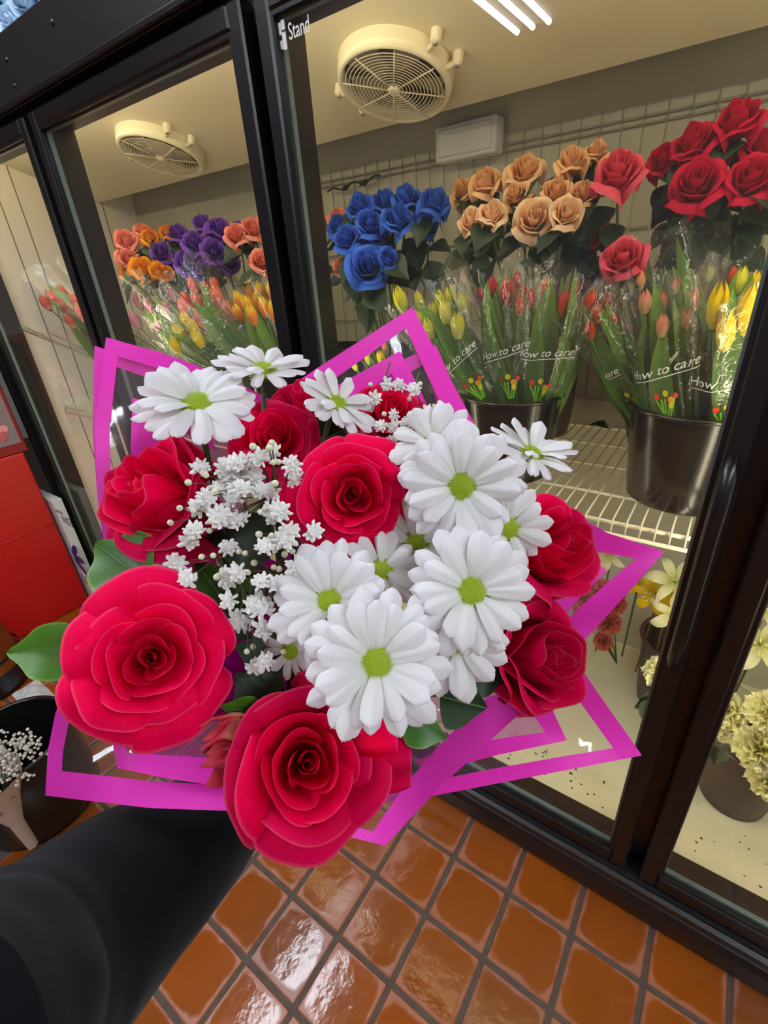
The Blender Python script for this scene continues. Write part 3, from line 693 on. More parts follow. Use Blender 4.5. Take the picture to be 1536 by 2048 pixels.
def sidepetal(px, py, w, h, d, root, mat):
    c = W(px, py, d)
    def fn(u, v):
        uu = u * 2 - 1; hh = h * (1 - 0.3 * abs(uu) ** 2.5)
        return root.matrix_basis.inverted() @ (c + RIGHT * (d / F_PX) * ((v - 0.5) * w) + DOWN * (d / F_PX) * (uu * hh / 2 * (0.75 + 0.25 * math.sin(v * 2.4))) + FWD * (0.012 * uu * uu - 0.006 * math.sin(v * 3) + 0.004 * math.sin(uu * 5)))
    part('petal', MB().grid(fn, 12, 8), mat, root)
sidepetal(768, 1535, 110, 150, 0.298, r2, 'rose_deep')
sidepetal(745, 1500, 100, 130, 0.292, r2, 'rose')
dz = [
 (753, 1325, 300, .250, 0.02, 0.06, 'largest white daisy with round green centre above the lowest pink rose', (19, 14), 0.0),
 (940, 1182, 268, .275, 0.10, -0.05, 'white daisy with lime centre and a small petal curled over it, between two sideways roses', (18, 12), 0.0),
 (923, 973, 258, .300, 0.0, 0.0, 'white daisy with full green centre right of the open middle rose', (19, 14), 0.0),
 (662, 1205, 250, .290, -0.25, -0.15, 'white daisy half covered by the largest daisy, next to the baby\'s breath', (18, 12), 0.05),
 (1013, 1055, 195, .322, 0.50, 0.05, 'small white daisy tilted sideways next to the upper sideways rose', (14, 7), 0.0),
 (908, 1278, 240, .298, 0.25, 0.35, 'white daisy mostly hidden under the daisy with the curled petal', (14, 8), 0.0),
 (832, 1088, 200, .345, -0.1, 0.1, 'shaded white daisy deep between the middle rose and the daisies', (13, 6), 0.0),
 (868, 892, 190, .340, -0.1, -0.45, 'white daisy behind the top of the full green centred daisy, by the wrap corner', (14, 8), 0.1),
 (1060, 912, 185, .365, 0.7, -1.3, 'white daisy seen from the side in front of the black bucket', (13, 6), 0.1),
 (396, 815, 245, .340, -0.15, -0.95, 'broad white daisy seen from below above the sideways rose at the wrap', (18, 12), 0.0),
 (527, 745, 190, .375, 0.05, -1.5, 'topmost white daisy on a bare stem in front of the door frame', (13, 6), 0.1),
 (672, 812, 180, .375, 0.75, -1.0, 'small white daisy on a bright green stem behind the middle rose', (13, 7), 0.05),
 (762, 1140, 170, .325, 0.05, -0.1, 'shaded white daisy below the middle rose behind the covered daisy', (13, 6), 0.0),
 (582, 1300, 130, .33, -0.5, 0.2, 'pale daisy low behind the largest daisy next to the baby\'s breath', (11, 0), 0.0),
]
for k, (px, py, D, d, tx, ty, lb, n, rise) in enumerate(dz):
    daisy(lb, W(px, py, d), facing(px, py, tx, ty), D * d / F_PX, k, n, foot(k + 20), rise, roll=k * 0.7)

# baby's breath
def floret_mesh(seed):
    r_ = random.Random(seed); mb = MB()
    mb.lathe([(0.02, -0.25), (0.35, -0.1), (0.5, 0.15), (0.42, 0.4), (0.2, 0.55), (0.01, 0.6)], 10, fn=lambda r, z, a: r * (1 + 0.18 * math.sin(a * 4 + z * 7 + seed)))
    for k in range(26):
        a = k * 2.4 + r_.uniform(-.3, .3); lay = k / 26; el = 0.05 + 1.25 * (1 - lay) + r_.uniform(-0.2, 0.2); ln = (0.62 + 0.26 * lay) * r_.uniform(0.85, 1.2); w = 0.20 * r_.uniform(0.8, 1.25)
        d_ = Vector((math.cos(a) * math.cos(el), math.sin(a) * math.cos(el), math.sin(el) * 0.85)); s_ = Vector((-math.sin(a), math.cos(a), 0)); n_ = s_.cross(d_) * -1
        mb.grid(lambda u, v: d_ * (0.2 + ln * v * (1 - 0.30 * abs(u * 2 - 1) ** 2.2)) + s_ * ((u - 0.5) * 2 * w * (0.4 + 0.6 * math.sin(v * 2.2))) + n_ * (0.12 * math.cos((u - 0.5) * 5) * v - 0.22 * v * v), 4, 3)
    return mb.mesh('floret')
FLO = [floret_mesh(s) for s in (1, 2, 3)]
BUD = MB().lathe([(0.01, -1.0), (0.55, -0.8), (0.9, -0.2), (0.85, 0.4), (0.5, 0.85), (0.02, 1.0)], 8).mesh('bud')
cf = lambda l, ox, oy, s: [(ox + x / s, oy + y / s) for x, y in l]
fA = cf([(770,225),(880,190),(1040,290),(1065,405),(735,385),(785,505),(665,250),(570,270),(490,310),(600,390),(590,480),(570,560),(860,510),(440,480),(340,550),(285,310),(280,625),(500,720),(570,740),(630,730),(440,710),(880,680),(940,660),(1020,830),(990,900),(1215,835),(240,820),(195,915),(520,960),(820,955),(900,930),(90,1090),(165,1225),(590,1165),(510,1210),(785,1240),(770,1400),(800,1470),(720,1440),(520,1400),(590,1560),(640,1585),(800,1630),(740,1940),(820,1900),(1080,1120),(1270,1040),(910,1260),(520,330),(640,480)], 330, 860, 4.097)
bA = cf([(720,135),(875,105),(855,150),(890,265),(930,262),(903,438),(120,640),(190,430),(45,760),(378,740),(822,650),(640,305),(410,505),(770,855),(875,865),(655,1010),(605,995),(300,1040),(395,1030),(730,1090),(682,1170),(425,1205),(980,1020),(1045,995),(935,1140),(890,1125),(610,1240),(680,1420),(670,1815),(720,1775),(970,1820),(460,640),(485,620),(335,370),(235,663),(365,825)], 330, 860, 4.097)
fB = cf([(840,515),(918,525),(1005,550),(765,600),(885,705),(803,775),(880,775),(985,745),(868,865),(1090,690),(960,760)], 500, 600, 3.072)
bB = cf([(1045,515),(1165,630),(825,700),(980,610),(785,848),(740,520),(1040,680),(1130,650),(990,700)], 500, 600, 3.072)
def sprig(label, fl_, bd, d0, base, fs, bs):
    t = thing('baby_breath_sprig', label, 'baby\'s breath', base, group=None)
    mb = MB(); r_ = random.Random(len(fl_))
    cen = Vector((sum(p[0] for p in fl_) / len(fl_), sum(p[1] for p in fl_) / len(fl_)))
    nodes = []
    for k in range(7):
        a = k * 2 * math.pi / 7; nodes.append(W(cen.x + 70 * math.cos(a), cen.y + 100 * math.sin(a), d0 + 0.055))
    for lst, kind in ((fl_, 0), (bd, 1)):
        for k, (px, py) in enumerate(lst):
            d_ = d0 + r_.uniform(-0.02, 0.025); p = W(px, py, d_)
            nd = min(nodes, key=lambda q: (q - p).length)
            path = [p + (nd - p) * v + FWD * (0.012 * math.sin(v * 3.1)) - base for v in (0, 0.35, 0.7, 1)]
            mb.tube(path, [0.0004, 0.0005, 0.0007, 0.0008], 4, cap=False)
            z = facing(px, py, r_.uniform(-0.5, 0.5), r_.uniform(-0.7, 0.2)); s = (fs if kind == 0 else bs) * r_.uniform(0.85, 1.15)
            m = (frame(z, -DOWN) @ Matrix.Rotation(r_.uniform(0, 6), 3, 'Z')).to_4x4() @ Matrix.Scale(s, 4); m.translation = p - base
            if kind == 0: obj('floret', FLO[k % 3], 'floret', t, m)
            else: obj('bud', BUD, 'bud', t, m)
    for nd in nodes: mb.tube([nd - base + (-(nd - base)) * v for v in (0, 0.5, 1)], 0.001, 5, cap=False)
    part('twigs', mb, 'twig', t)
sprig('airy white baby\'s breath cluster filling the gap between the open pink roses', fA, bA, 0.308, S0 - AX * 0.06, 0.0072, 0.0024)
sprig('small baby\'s breath sprig in front of the upper pink rose and wrap corner', fB, bB, 0.385, S0 - AX * 0.06, 0.0058, 0.0021)

# bouquet leaves
LV = [  # (base px,py,d) (tip px,py,d) width mat label k
 ((190, 1300, .335), (14, 1306, .330), 0.85, 'leaf_lt', 'bright green leaf sticking out past the wide open rose', 0),
 ((300, 1165, .33), (192, 1085, .35), 1.1, 'leaf', 'grey green leaf between the sideways rose and the wide open rose', 1),
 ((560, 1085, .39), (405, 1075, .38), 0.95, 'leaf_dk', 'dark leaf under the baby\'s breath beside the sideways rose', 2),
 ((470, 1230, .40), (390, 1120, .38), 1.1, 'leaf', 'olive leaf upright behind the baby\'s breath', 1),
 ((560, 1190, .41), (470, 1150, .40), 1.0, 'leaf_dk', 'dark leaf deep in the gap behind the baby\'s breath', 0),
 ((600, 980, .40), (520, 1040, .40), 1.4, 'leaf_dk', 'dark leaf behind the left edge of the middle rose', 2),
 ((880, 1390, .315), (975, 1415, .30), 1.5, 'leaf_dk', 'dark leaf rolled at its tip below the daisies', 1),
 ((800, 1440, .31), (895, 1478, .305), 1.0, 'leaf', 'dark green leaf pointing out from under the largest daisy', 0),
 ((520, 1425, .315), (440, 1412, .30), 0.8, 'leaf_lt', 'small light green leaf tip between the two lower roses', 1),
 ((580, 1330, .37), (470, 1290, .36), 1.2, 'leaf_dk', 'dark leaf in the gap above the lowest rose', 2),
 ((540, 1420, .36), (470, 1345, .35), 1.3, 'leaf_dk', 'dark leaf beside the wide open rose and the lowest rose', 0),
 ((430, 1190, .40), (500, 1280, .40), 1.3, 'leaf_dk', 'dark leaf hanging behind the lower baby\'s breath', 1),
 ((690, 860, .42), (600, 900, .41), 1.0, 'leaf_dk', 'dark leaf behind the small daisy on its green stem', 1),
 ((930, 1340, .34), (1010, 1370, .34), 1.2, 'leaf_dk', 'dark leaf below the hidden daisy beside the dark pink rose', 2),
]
for k, (a, b, wd_, mt, lb, kk) in enumerate(LV):
    A_, B_ = W(*a), W(*b)
    t = thing('rose_leaf', lb, 'leaf', A_, group='leaves in the bouquet')
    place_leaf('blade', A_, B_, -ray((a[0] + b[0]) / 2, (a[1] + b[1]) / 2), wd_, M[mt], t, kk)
    y = (B_ - A_)
    part('midrib', MB().tube([y * v + Vector((0, 0, 0)) - FWD * (0.0018) for v in (0, 0.5, 0.95)], [0.0009, 0.0007, 0.0003], 5), 'stem', t)
    part('stalk', MB().tube([Vector((0, 0, 0)), (S0 - A_) * 0.5 + FWD * 0.02, S0 - A_], 0.0014, 5), 'stem_dk', t)

# wrap
wrap = thing('bouquet_wrap', 'clear bouquet wrapping sheets with wide magenta borders', 'wrap', S0)
def poly(pts, t):
    L_ = [0.0]
    for a, b in zip(pts, pts[1:]): L_.append(L_[-1] + (b - a).length)
    x = t * L_[-1]
    for i in range(len(pts) - 1):
        if x <= L_[i + 1] + 1e-9: return pts[i] + (pts[i + 1] - pts[i]) * ((x - L_[i]) / (L_[i + 1] - L_[i] + 1e-9))
    return pts[-1]
def flap(C, e1, e2, dd, wpx1, wpx2, film_='film', deep=0.10, dend=0.0, toS=0.8):
    """one sheet corner: C corner pixel, e1/e2 pixel polylines leaving it, dd depth at the corner"""
    d1 = dd + dend
    def pl(e):
        n = len(e); return [W(C[0], C[1], dd)] + [W(p[0], p[1], dd + (d1 - dd) * (i + 1) / n) for i, p in enumerate(e)]
    P1, P2 = pl(e1), pl(e2); C0 = P1[0]; En = C0 + (S0 - AX * 0.03 - C0) * toS
    def Q(a, b):
        x, y = poly(P1, a), poly(P2, b)
        p = x + y - C0 + (En - P1[-1] - P2[-1] + C0) * (a * b)
        return p + FWD * (0.012 * math.sin(math.pi * a) * math.sin(math.pi * b)) - S0
    px_len = lambda e: sum(math.hypot(b[0] - a[0], b[1] - a[1]) for a, b in zip([C] + e, e))
    wb = wpx1 / px_len(e2); wa = wpx2 / px_len(e1)      # border along e1 is measured along e2 and vice versa
    sh = part('sheet', MB().grid(lambda u, v: Q(u, v), 16, 16), film_, wrap)
    off = -FWD * 0.0007
    bd = MB().grid(lambda u, v: Q(u, v * wb) + off, 24, 2).grid(lambda u, v: Q(v * wa, wb + u * (1 - wb)) + off, 24, 2)
    part('border', bd, 'magenta', sh)
flap((92, 1590), [(97, 1500), (112, 1425), (145, 1350), (215, 1260)], [(300, 1615), (500, 1622), (680, 1600)], .372, 30, 52, deep=.1)
flap((235, 1535), [(222, 1460), (212, 1400)], [(330, 1555), (560, 1590)], .380, 22, 32, 'film_lilac')
flap((770, 1690), [(680, 1668), (560, 1640)], [(871, 1582), (1000, 1462), (1090, 1380)], .345, 24, 38)
flap((1283, 1510), [(1190, 1378), (1130, 1290)], [(870, 1590), (700, 1615)], .372, 42, 26)
flap((1133, 1480), [(1100, 1410), (1060, 1330)], [(990, 1510), (860, 1545)], .378, 30, 22, 'film_lilac')
flap((1328, 1103), [(1215, 1066), (1150, 1030)], [(1240, 1202), (1150, 1300)], .385, 28, 30)
flap((1213, 1140), [(1160, 1105), (1100, 1075)], [(1150, 1205), (1080, 1290)], .392, 26, 26, 'film_lilac')
flap((825, 615), [(640, 733), (540, 800)], [(885, 728), (960, 870)], .470, 26, 30)
flap((872, 690), [(800, 722), (700, 770)], [(915, 790), (950, 870)], .476, 20, 26)
flap((800, 703), [(700, 757), (600, 812)], [(850, 800), (890, 880)], .465, 26, 30, 'film_lilac')
flap((213, 675), [(330, 708), (450, 752), (600, 830)], [(190, 850), (196, 1000), (215, 1130)], .425, 30, 28)
flap((190, 692), [(330, 738), (480, 800)], [(186, 860), (196, 1000), (212, 1110)], .432, 26, 24)
flap((292, 782), [(360, 800), (480, 840)], [(285, 900), (290, 1000)], .42, 24, 26, 'film_lilac')
flap((266, 796), [(330, 812), (420, 850)], [(262, 890), (270, 1010)], .428, 22, 24)
flap((222, 1170), [(330, 1130), (430, 1110)], [(240, 1260), (300, 1330)], .415, 26, 26, 'film_lilac')
# gathered inner tissue between the flowers and the hand
u_, v_ = AX.orthogonal().normalized(), None
v_ = AX.cross(u_)
def tis(u, v):
    a = u * 2 * math.pi; r = 0.012 + 0.085 * v ** 1.25; r *= 1 + 0.10 * math.sin(a * 9) * v + 0.06 * math.sin(a * 17 + 1) * v
    return (u_ * math.cos(a) + v_ * math.sin(a)) * r - AX * (0.17 * v - 0.0)
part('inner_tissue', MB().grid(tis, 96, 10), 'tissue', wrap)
def tail(u, v):
    a = u * 2 * math.pi; r = 0.012 + 0.05 * v; r *= 1 + 0.12 * math.sin(a * 8) * v
    return (u_ * math.cos(a) + v_ * math.sin(a)) * r + AX * (0.02 + 0.13 * v)
part('gathered_tail', MB().grid(tail, 64, 6), 'film_lilac', wrap)

# ------------------------------------------------------------------ person holding the bouquet: sleeve and hand
GRIP = S0 + AX * 0.055
pers = thing('person', 'black sleeved arm of a person holding the bouquet from below', 'person', GRIP)
WR = W(500, 1560, .545); EL = W(40, 1975, .300); SH = W(-330, 2330, .18)
ctrl = [WR, WR + (EL - WR) * 0.35 + DOWN * 0.006, EL + (WR - EL) * 0.15, EL + (SH - EL) * 0.25, EL + (SH - EL) * 0.6, SH]
rad0 = [0.040, 0.055, 0.066, 0.070, 0.072, 0.075]
pa, ra = [], []
for i in range(len(ctrl) - 1):
    for k in range(8):
        t_ = k / 8; a, b = ctrl[i], ctrl[i + 1]; pm = ctrl[max(i - 1, 0)]; pn = ctrl[min(i + 2, len(ctrl) - 1)]
        p = 0.5 * ((2 * a) + (b - pm) * t_ + (2 * pm - 5 * a + 4 * b - pn) * t_ ** 2 + (3 * a - pm - 3 * b + pn) * t_ ** 3)
        pa.append(p - GRIP); ra.append(rad0[i] + (rad0[i + 1] - rad0[i]) * t_)
pa.append(SH - GRIP); ra.append(rad0[-1])
mb = MB().tube(pa, ra, 40)
nv_ = []
for p in mb.v:
    q = Vector(p); n_ = noise.noise(q * 14) * 0.006 + noise.noise(q * 34 + Vector((3, 1, 2))) * 0.0025
    ax = min(pa, key=lambda c: (c - q).length); dr = (q - ax); nv_.append(tuple(q + dr.normalized() * n_ if dr.length > 1e-6 else q))
mb.v = nv_
part('jacket_sleeve', mb, 'cloth', pers)
wd0 = (WR - EL).normalized()
part('cuff', MB().tube([pa[0] - wd0 * 0.02, pa[0] + wd0 * 0.012], [0.0435, 0.0425], 32), 'cloth', pers)
# hand closed around the stems (palm + fingers skinned as one continuous surface)
hu = (WR - GRIP); hu = (hu - AX * hu.dot(AX)).normalized(); hv = AX.cross(hu)
def hp_(r, ang, h): return (hu * math.cos(ang) + hv * math.sin(ang)) * r + AX * h
verts, edges, radii = [], [], []
def vadd(p, r, prev=None):
    verts.append(tuple(p)); radii.append(r)
    if prev is not None: edges.append((prev, len(verts) - 1))
    return len(verts) - 1
w0 = vadd(WR - GRIP + wd0 * 0.0, 0.026)
w1 = vadd((WR - GRIP) * 0.72 + hu * 0.01, 0.028, w0)
w2 = vadd(hp_(0.050, 0.35, 0.0), 0.026, w1)
for fi in range(4):
    h = -0.034 + 0.022 * fi; ln = (0.92, 1.0, 0.96, 0.8)[fi]; pr_ = w2
    for ai, rr in ((0.75, 0.043), (1.5, 0.034), (2.3, 0.031), (3.1, 0.030), (3.8, 0.029)):
        pr_ = vadd(hp_(rr, ai * ln, h), 0.0098 - 0.0004 * ai, pr_)
pr_ = w2
for ai, rr, h in ((-0.35, 0.044, -0.03), (-1.0, 0.036, -0.045), (-1.7, 0.032, -0.05)): pr_ = vadd(hp_(rr, ai, h), 0.0115, pr_)
me = bpy.data.meshes.new('hand'); me.from_pydata(verts, edges, []); me.update(); me.materials.append(None)
hand = obj('hand', me, 'skin', pers)
sk = hand.modifiers.new('skin', 'SKIN'); sk.use_smooth_shade = True
for i, r in enumerate(radii): me.skin_vertices[0].data[i].radius = (r, r)
me.skin_vertices[0].data[0].use_root = True
sb = hand.modifiers.new('sub', 'SUBSURF'); sb.levels = 2; sb.render_levels = 2

# ------------------------------------------------------------------ buckets in the cooler
def bucket(label, x, y, z, rt, rb, h, mat='bucket', group='flower buckets on the cooler shelf', name='flower_bucket'):
    t = thing(name, label, 'bucket', (x, y, z), group=group)
    pr = [(rb - 0.006, 0.0), (rb, 0.004), (rb + 0.001, 0.022), (rb + 0.003, 0.026), (rb + (rt - rb) * 0.92, h * 0.93), (rt - 0.002, h * 0.97)]
    part('body', MB().lathe(pr, 48, cap0=True).lathe([(rt - 0.005, h * 0.99), (rb - 0.003, 0.01)], 48), mat, t)
    part('rim', MB().lathe([(rt - 0.005, h * 0.965), (rt + 0.004, h * 0.965), (rt + 0.007, h * 0.98), (rt + 0.005, h), (rt - 0.003, h * 1.003), (rt - 0.006, h * 0.99)], 48), mat, t)
    return t
BA = (0.470, 0.345); BB = (0.085, 0.315)
bucket('black bucket of yellow and peach tulips beside the right door post', BA[0], BA[1], ZS, 0.128, 0.108, 0.205)
bucket('black bucket of red and yellow green tulips half hidden by the daisies', BB[0], BB[1], ZS, 0.116, 0.098, 0.205)
bucket('dark brown bucket of crimson roses behind the tulip bucket by the post', 0.40, 0.665, ZS, 0.112, 0.095, 0.27, 'bucket_br')
bucket('dark brown bucket of peach roses behind the red tulip bucket', 0.04, 0.655, ZS, 0.112, 0.095, 0.27, 'bucket_br')
bucket('dark bucket of blue roses left of the peach rose bucket', -0.44, 0.62, ZS, 0.11, 0.095, 0.24)
bucket('black bucket of orange and yellow tulips between the two left door posts', -0.70, 0.33, ZS, 0.12, 0.10, 0.205)
bucket('black bucket of purple roses behind the orange tulips', -1.08, 0.60, ZS, 0.11, 0.095, 0.24)
bucket('black bucket of mauve and pink tulips beside the second door post', -1.02, 0.33, ZS, 0.11, 0.095, 0.205)
bucket('dark bucket of coral roses behind the orange tulips by the narrow post', -0.72, 0.62, ZS, 0.105, 0.09, 0.24)
bucket('white bucket of orange tulips behind the leftmost door', -1.50, 0.30, ZS, 0.12, 0.10, 0.205, 'bucket_wh')

# background roses  (px, py, size px, y plane, tx, ty)
def bgroses(lst, key, label, group, base, names=None, seed0=0, leaves=1, mats=None):
    for k, q in enumerate(lst):
        px, py, D, y, tx, ty = q[:6]; p = onY(px, py, y); dd = depth(p)
        th = math.atan(math.hypot(px - 768, py - 1024) / F_PX)
        diam = D * dd / F_PX * (0.5 + 0.5 * math.cos(th))
        lb = names[k] if names and k < len(names) and names[k] else label
        bs_ = base[k] if isinstance(base, list) else base
        b = Vector(bs_) + Vector((rnd.uniform(-0.05, 0.05), rnd.uniform(-0.05, 0.05), 0.03))
        mm = M['r_' + key] if mats is None or mats[k] is None else M['r_' + mats[k]]
        rose(lb, group, p, facing(px, py, tx, ty - 0.45), diam * 1.12, mm, 'bg', b, 0.003, k * 0.8, seed0 + k, grow=1.3, leaves=leaves)
bgroses([(1395, 355, 128, .36, .05, -.1), (1505, 345, 125, .36, .15, -.1), (1385, 275, 112, .42, -.1, -.45), (1480, 225, 120, .42, .1, -.55), (1325, 310, 85, .44, -.4, -.35), (1530, 280, 110, .44, .3, -.4), (1440, 300, 90, .46, 0, -.5)],
        'crimson', 'crimson rose in the tall bucket beside the right door post', 'crimson roses in the cooler', (0.40, 0.665, ZS), names=['open crimson rose with stem and green leaves beneath it, lowest of its bucket', 'crimson rose cut by the right door post'], seed0=40, leaves=7)
bgroses([(1240, 330, 120, .38, .1, -.35), (1243, 508, 105, .33, -.1, -.15), (1185, 460, 70, .45, -.4, 0)], 'hotpink', 'pink red rose', 'pink red roses behind the middle door', (0.33, 0.60, ZS),
        names=['ruffled pink red rose standing alone between peach and crimson roses', 'pink red rose hanging low over the tulip sleeves', 'shaded pink red rose tucked under the peach roses'], seed0=60, leaves=4)
bgroses([(1068, 432, 100, .36, .05, .05), (1135, 420, 82, .36, .2, -.05), (985, 420, 75, .36, .1, -.35), (945, 435, 75, .37, -.1, -.3), (1050, 330, 92, .46, 0, -.4), (1145, 310, 85, .46, .1, -.55), (970, 355, 80, .47, -.2, -.4), (1170, 380, 75, .42, .2, -.3), (1030, 385, 70, .42, -.3, -.2), (1110, 375, 75, .42, 0, -.3), (1195, 295, 65, .50, .2, -.5), (925, 375, 75, .50, -.5, -.4)],
        'peach', 'peach rose in the bunch behind the red tulips', 'peach roses in the cooler', (0.04, 0.655, ZS), names=['open blush peach rose with pink centre, lowest of its bunch'], seed0=70, leaves=4, mats=['blush', 'blush', 'blush', 'blush'] + [None] * 8)
bgroses([(690, 470, 72, .36, -.3, -.2), (740, 440, 76, .38, 0, -.2), (795, 430, 78, .38, .1, -.3), (720, 405, 76, .44, -.2, -.4), (770, 395, 72, .46, 0, -.5), (815, 385, 76, .46, .1, -.6), (870, 395, 84, .42, .15, -.6), (735, 530, 95, .32, 0, .15), (675, 445, 62, .48, -.4, -.3), (850, 440, 70, .44, .2, -.2), (765, 470, 66, .40, 0, 0), (780, 515, 55, .36, .3, .1)],
        'blue', 'dyed blue rose in the bunch next to the peach roses', 'blue roses in the cooler', (-0.44, 0.62, ZS), names=[None] * 7 + ['dyed blue rose hanging lowest of its bunch above dark leaves'], seed0=90, leaves=5)
bgroses([(390, 480, 62, .36, 0, -.3), (320, 500, 55, .36, -.2, -.1), (378, 525, 70, .34, 0, .1), (430, 500, 66, .36, .1, 0), (440, 450, 66, .42, 0, -.6), (480, 455, 56, .46, 0, -.6), (460, 520, 55, .40, .2, 0), (355, 460, 52, .42, -.1, -.4), (410, 540, 50, .36, .1, .2), (405, 440, 50, .46, 0, -.5)],
        'purple', 'purple rose in the bunch behind the orange tulips', 'purple roses in the cooler', (-1.08, 0.60, ZS), seed0=110, leaves=3)
bgroses([(470, 462, 62, .34, -.3, -.3), (505, 450, 60, .38, 0, -.3), (525, 520, 62, .30, 0, 0), (530, 440, 50, .42, .1, -.3), (252, 475, 58, .34, -.1, -.2), (255, 512, 52, .32, -.1, 0), (285, 455, 42, .42, -.1, -.5), (672, 430, 50, .56, -.3, -.2), (680, 530, 44, .52, -.3, 0)],
        'coral', 'coral rose', 'coral roses in the cooler', [(-0.72, 0.62, ZS)] * 4 + [(-1.12, 0.58, ZS)] * 3 + [(-0.44, 0.62, ZS)] * 2,
        names=['coral rose beside the narrow post above the flame tulips', 'coral rose beside the narrow post above the flame tulips', 'open coral rose facing out beside the narrow post', 'coral rose beside the narrow post above the flame tulips', 'coral rose beside the sunset yellow roses', 'coral rose beside the sunset yellow roses', 'coral rose beside the sunset yellow roses', 'coral rose at the edge of the blue bunch', 'coral rose at the edge of the blue bunch'], seed0=130, leaves=2)
bgroses([(300, 470, 44, .36, 0, -.2), (335, 460, 40, .40, .1, -.4), (285, 535, 62, .30, 0, 0), (318, 540, 44, .32, .2, 0), (255, 545, 40, .32, -.2, 0), (335, 545, 36, .34, .1, 0)],
        'sunset', 'yellow rose with orange rims left of the purple bunch', 'sunset roses in the cooler', (-1.12, 0.58, ZS), seed0=150, leaves=2)

# tulips in cellophane sleeves
def tulip_mesh(openness):
    mb = MB()
    for k in range(6):
        a0 = k * math.pi / 3; inner = k % 2
        def fn(u, v):
            uu = u * 2 - 1
            r = (0.30 - 0.025 * inner) * (math.sin(min(1, v * 0.86 + 0.10) * math.pi) ** 0.75) + 0.03 + openness * v * v
            th = uu * (0.98 * (1 - v ** 2.2) + 0.03)
            return ((r + 0.012 * uu * uu) * math.cos(a0 + th), (r + 0.012 * uu * uu) * math.sin(a0 + th), v * (1.0 - 0.06 * inner))
        mb.grid(fn, 6, 8)
    return mb.mesh('bloom')
TUL = [tulip_mesh(0.0), tulip_mesh(0.05), tulip_mesh(-0.02)]
def blade_mesh(seed):
    def fn(u, v):
        uu = u * 2 - 1; w = 0.085 * math.sin(math.pi * (0.15 + 0.85 * v) ** 0.9) + 0.004
        return (uu * w + 0.05 * math.sin(v * 3 + seed), 0.10 * v * v * (1 + 0.5 * math.sin(seed)) - 0.5 * abs(uu) * w * 0.8, v)
    return MB().grid(fn, 4, 10).mesh('leaf')
BLD = [blade_mesh(s) for s in (0.3, 1.7, 3.1)]
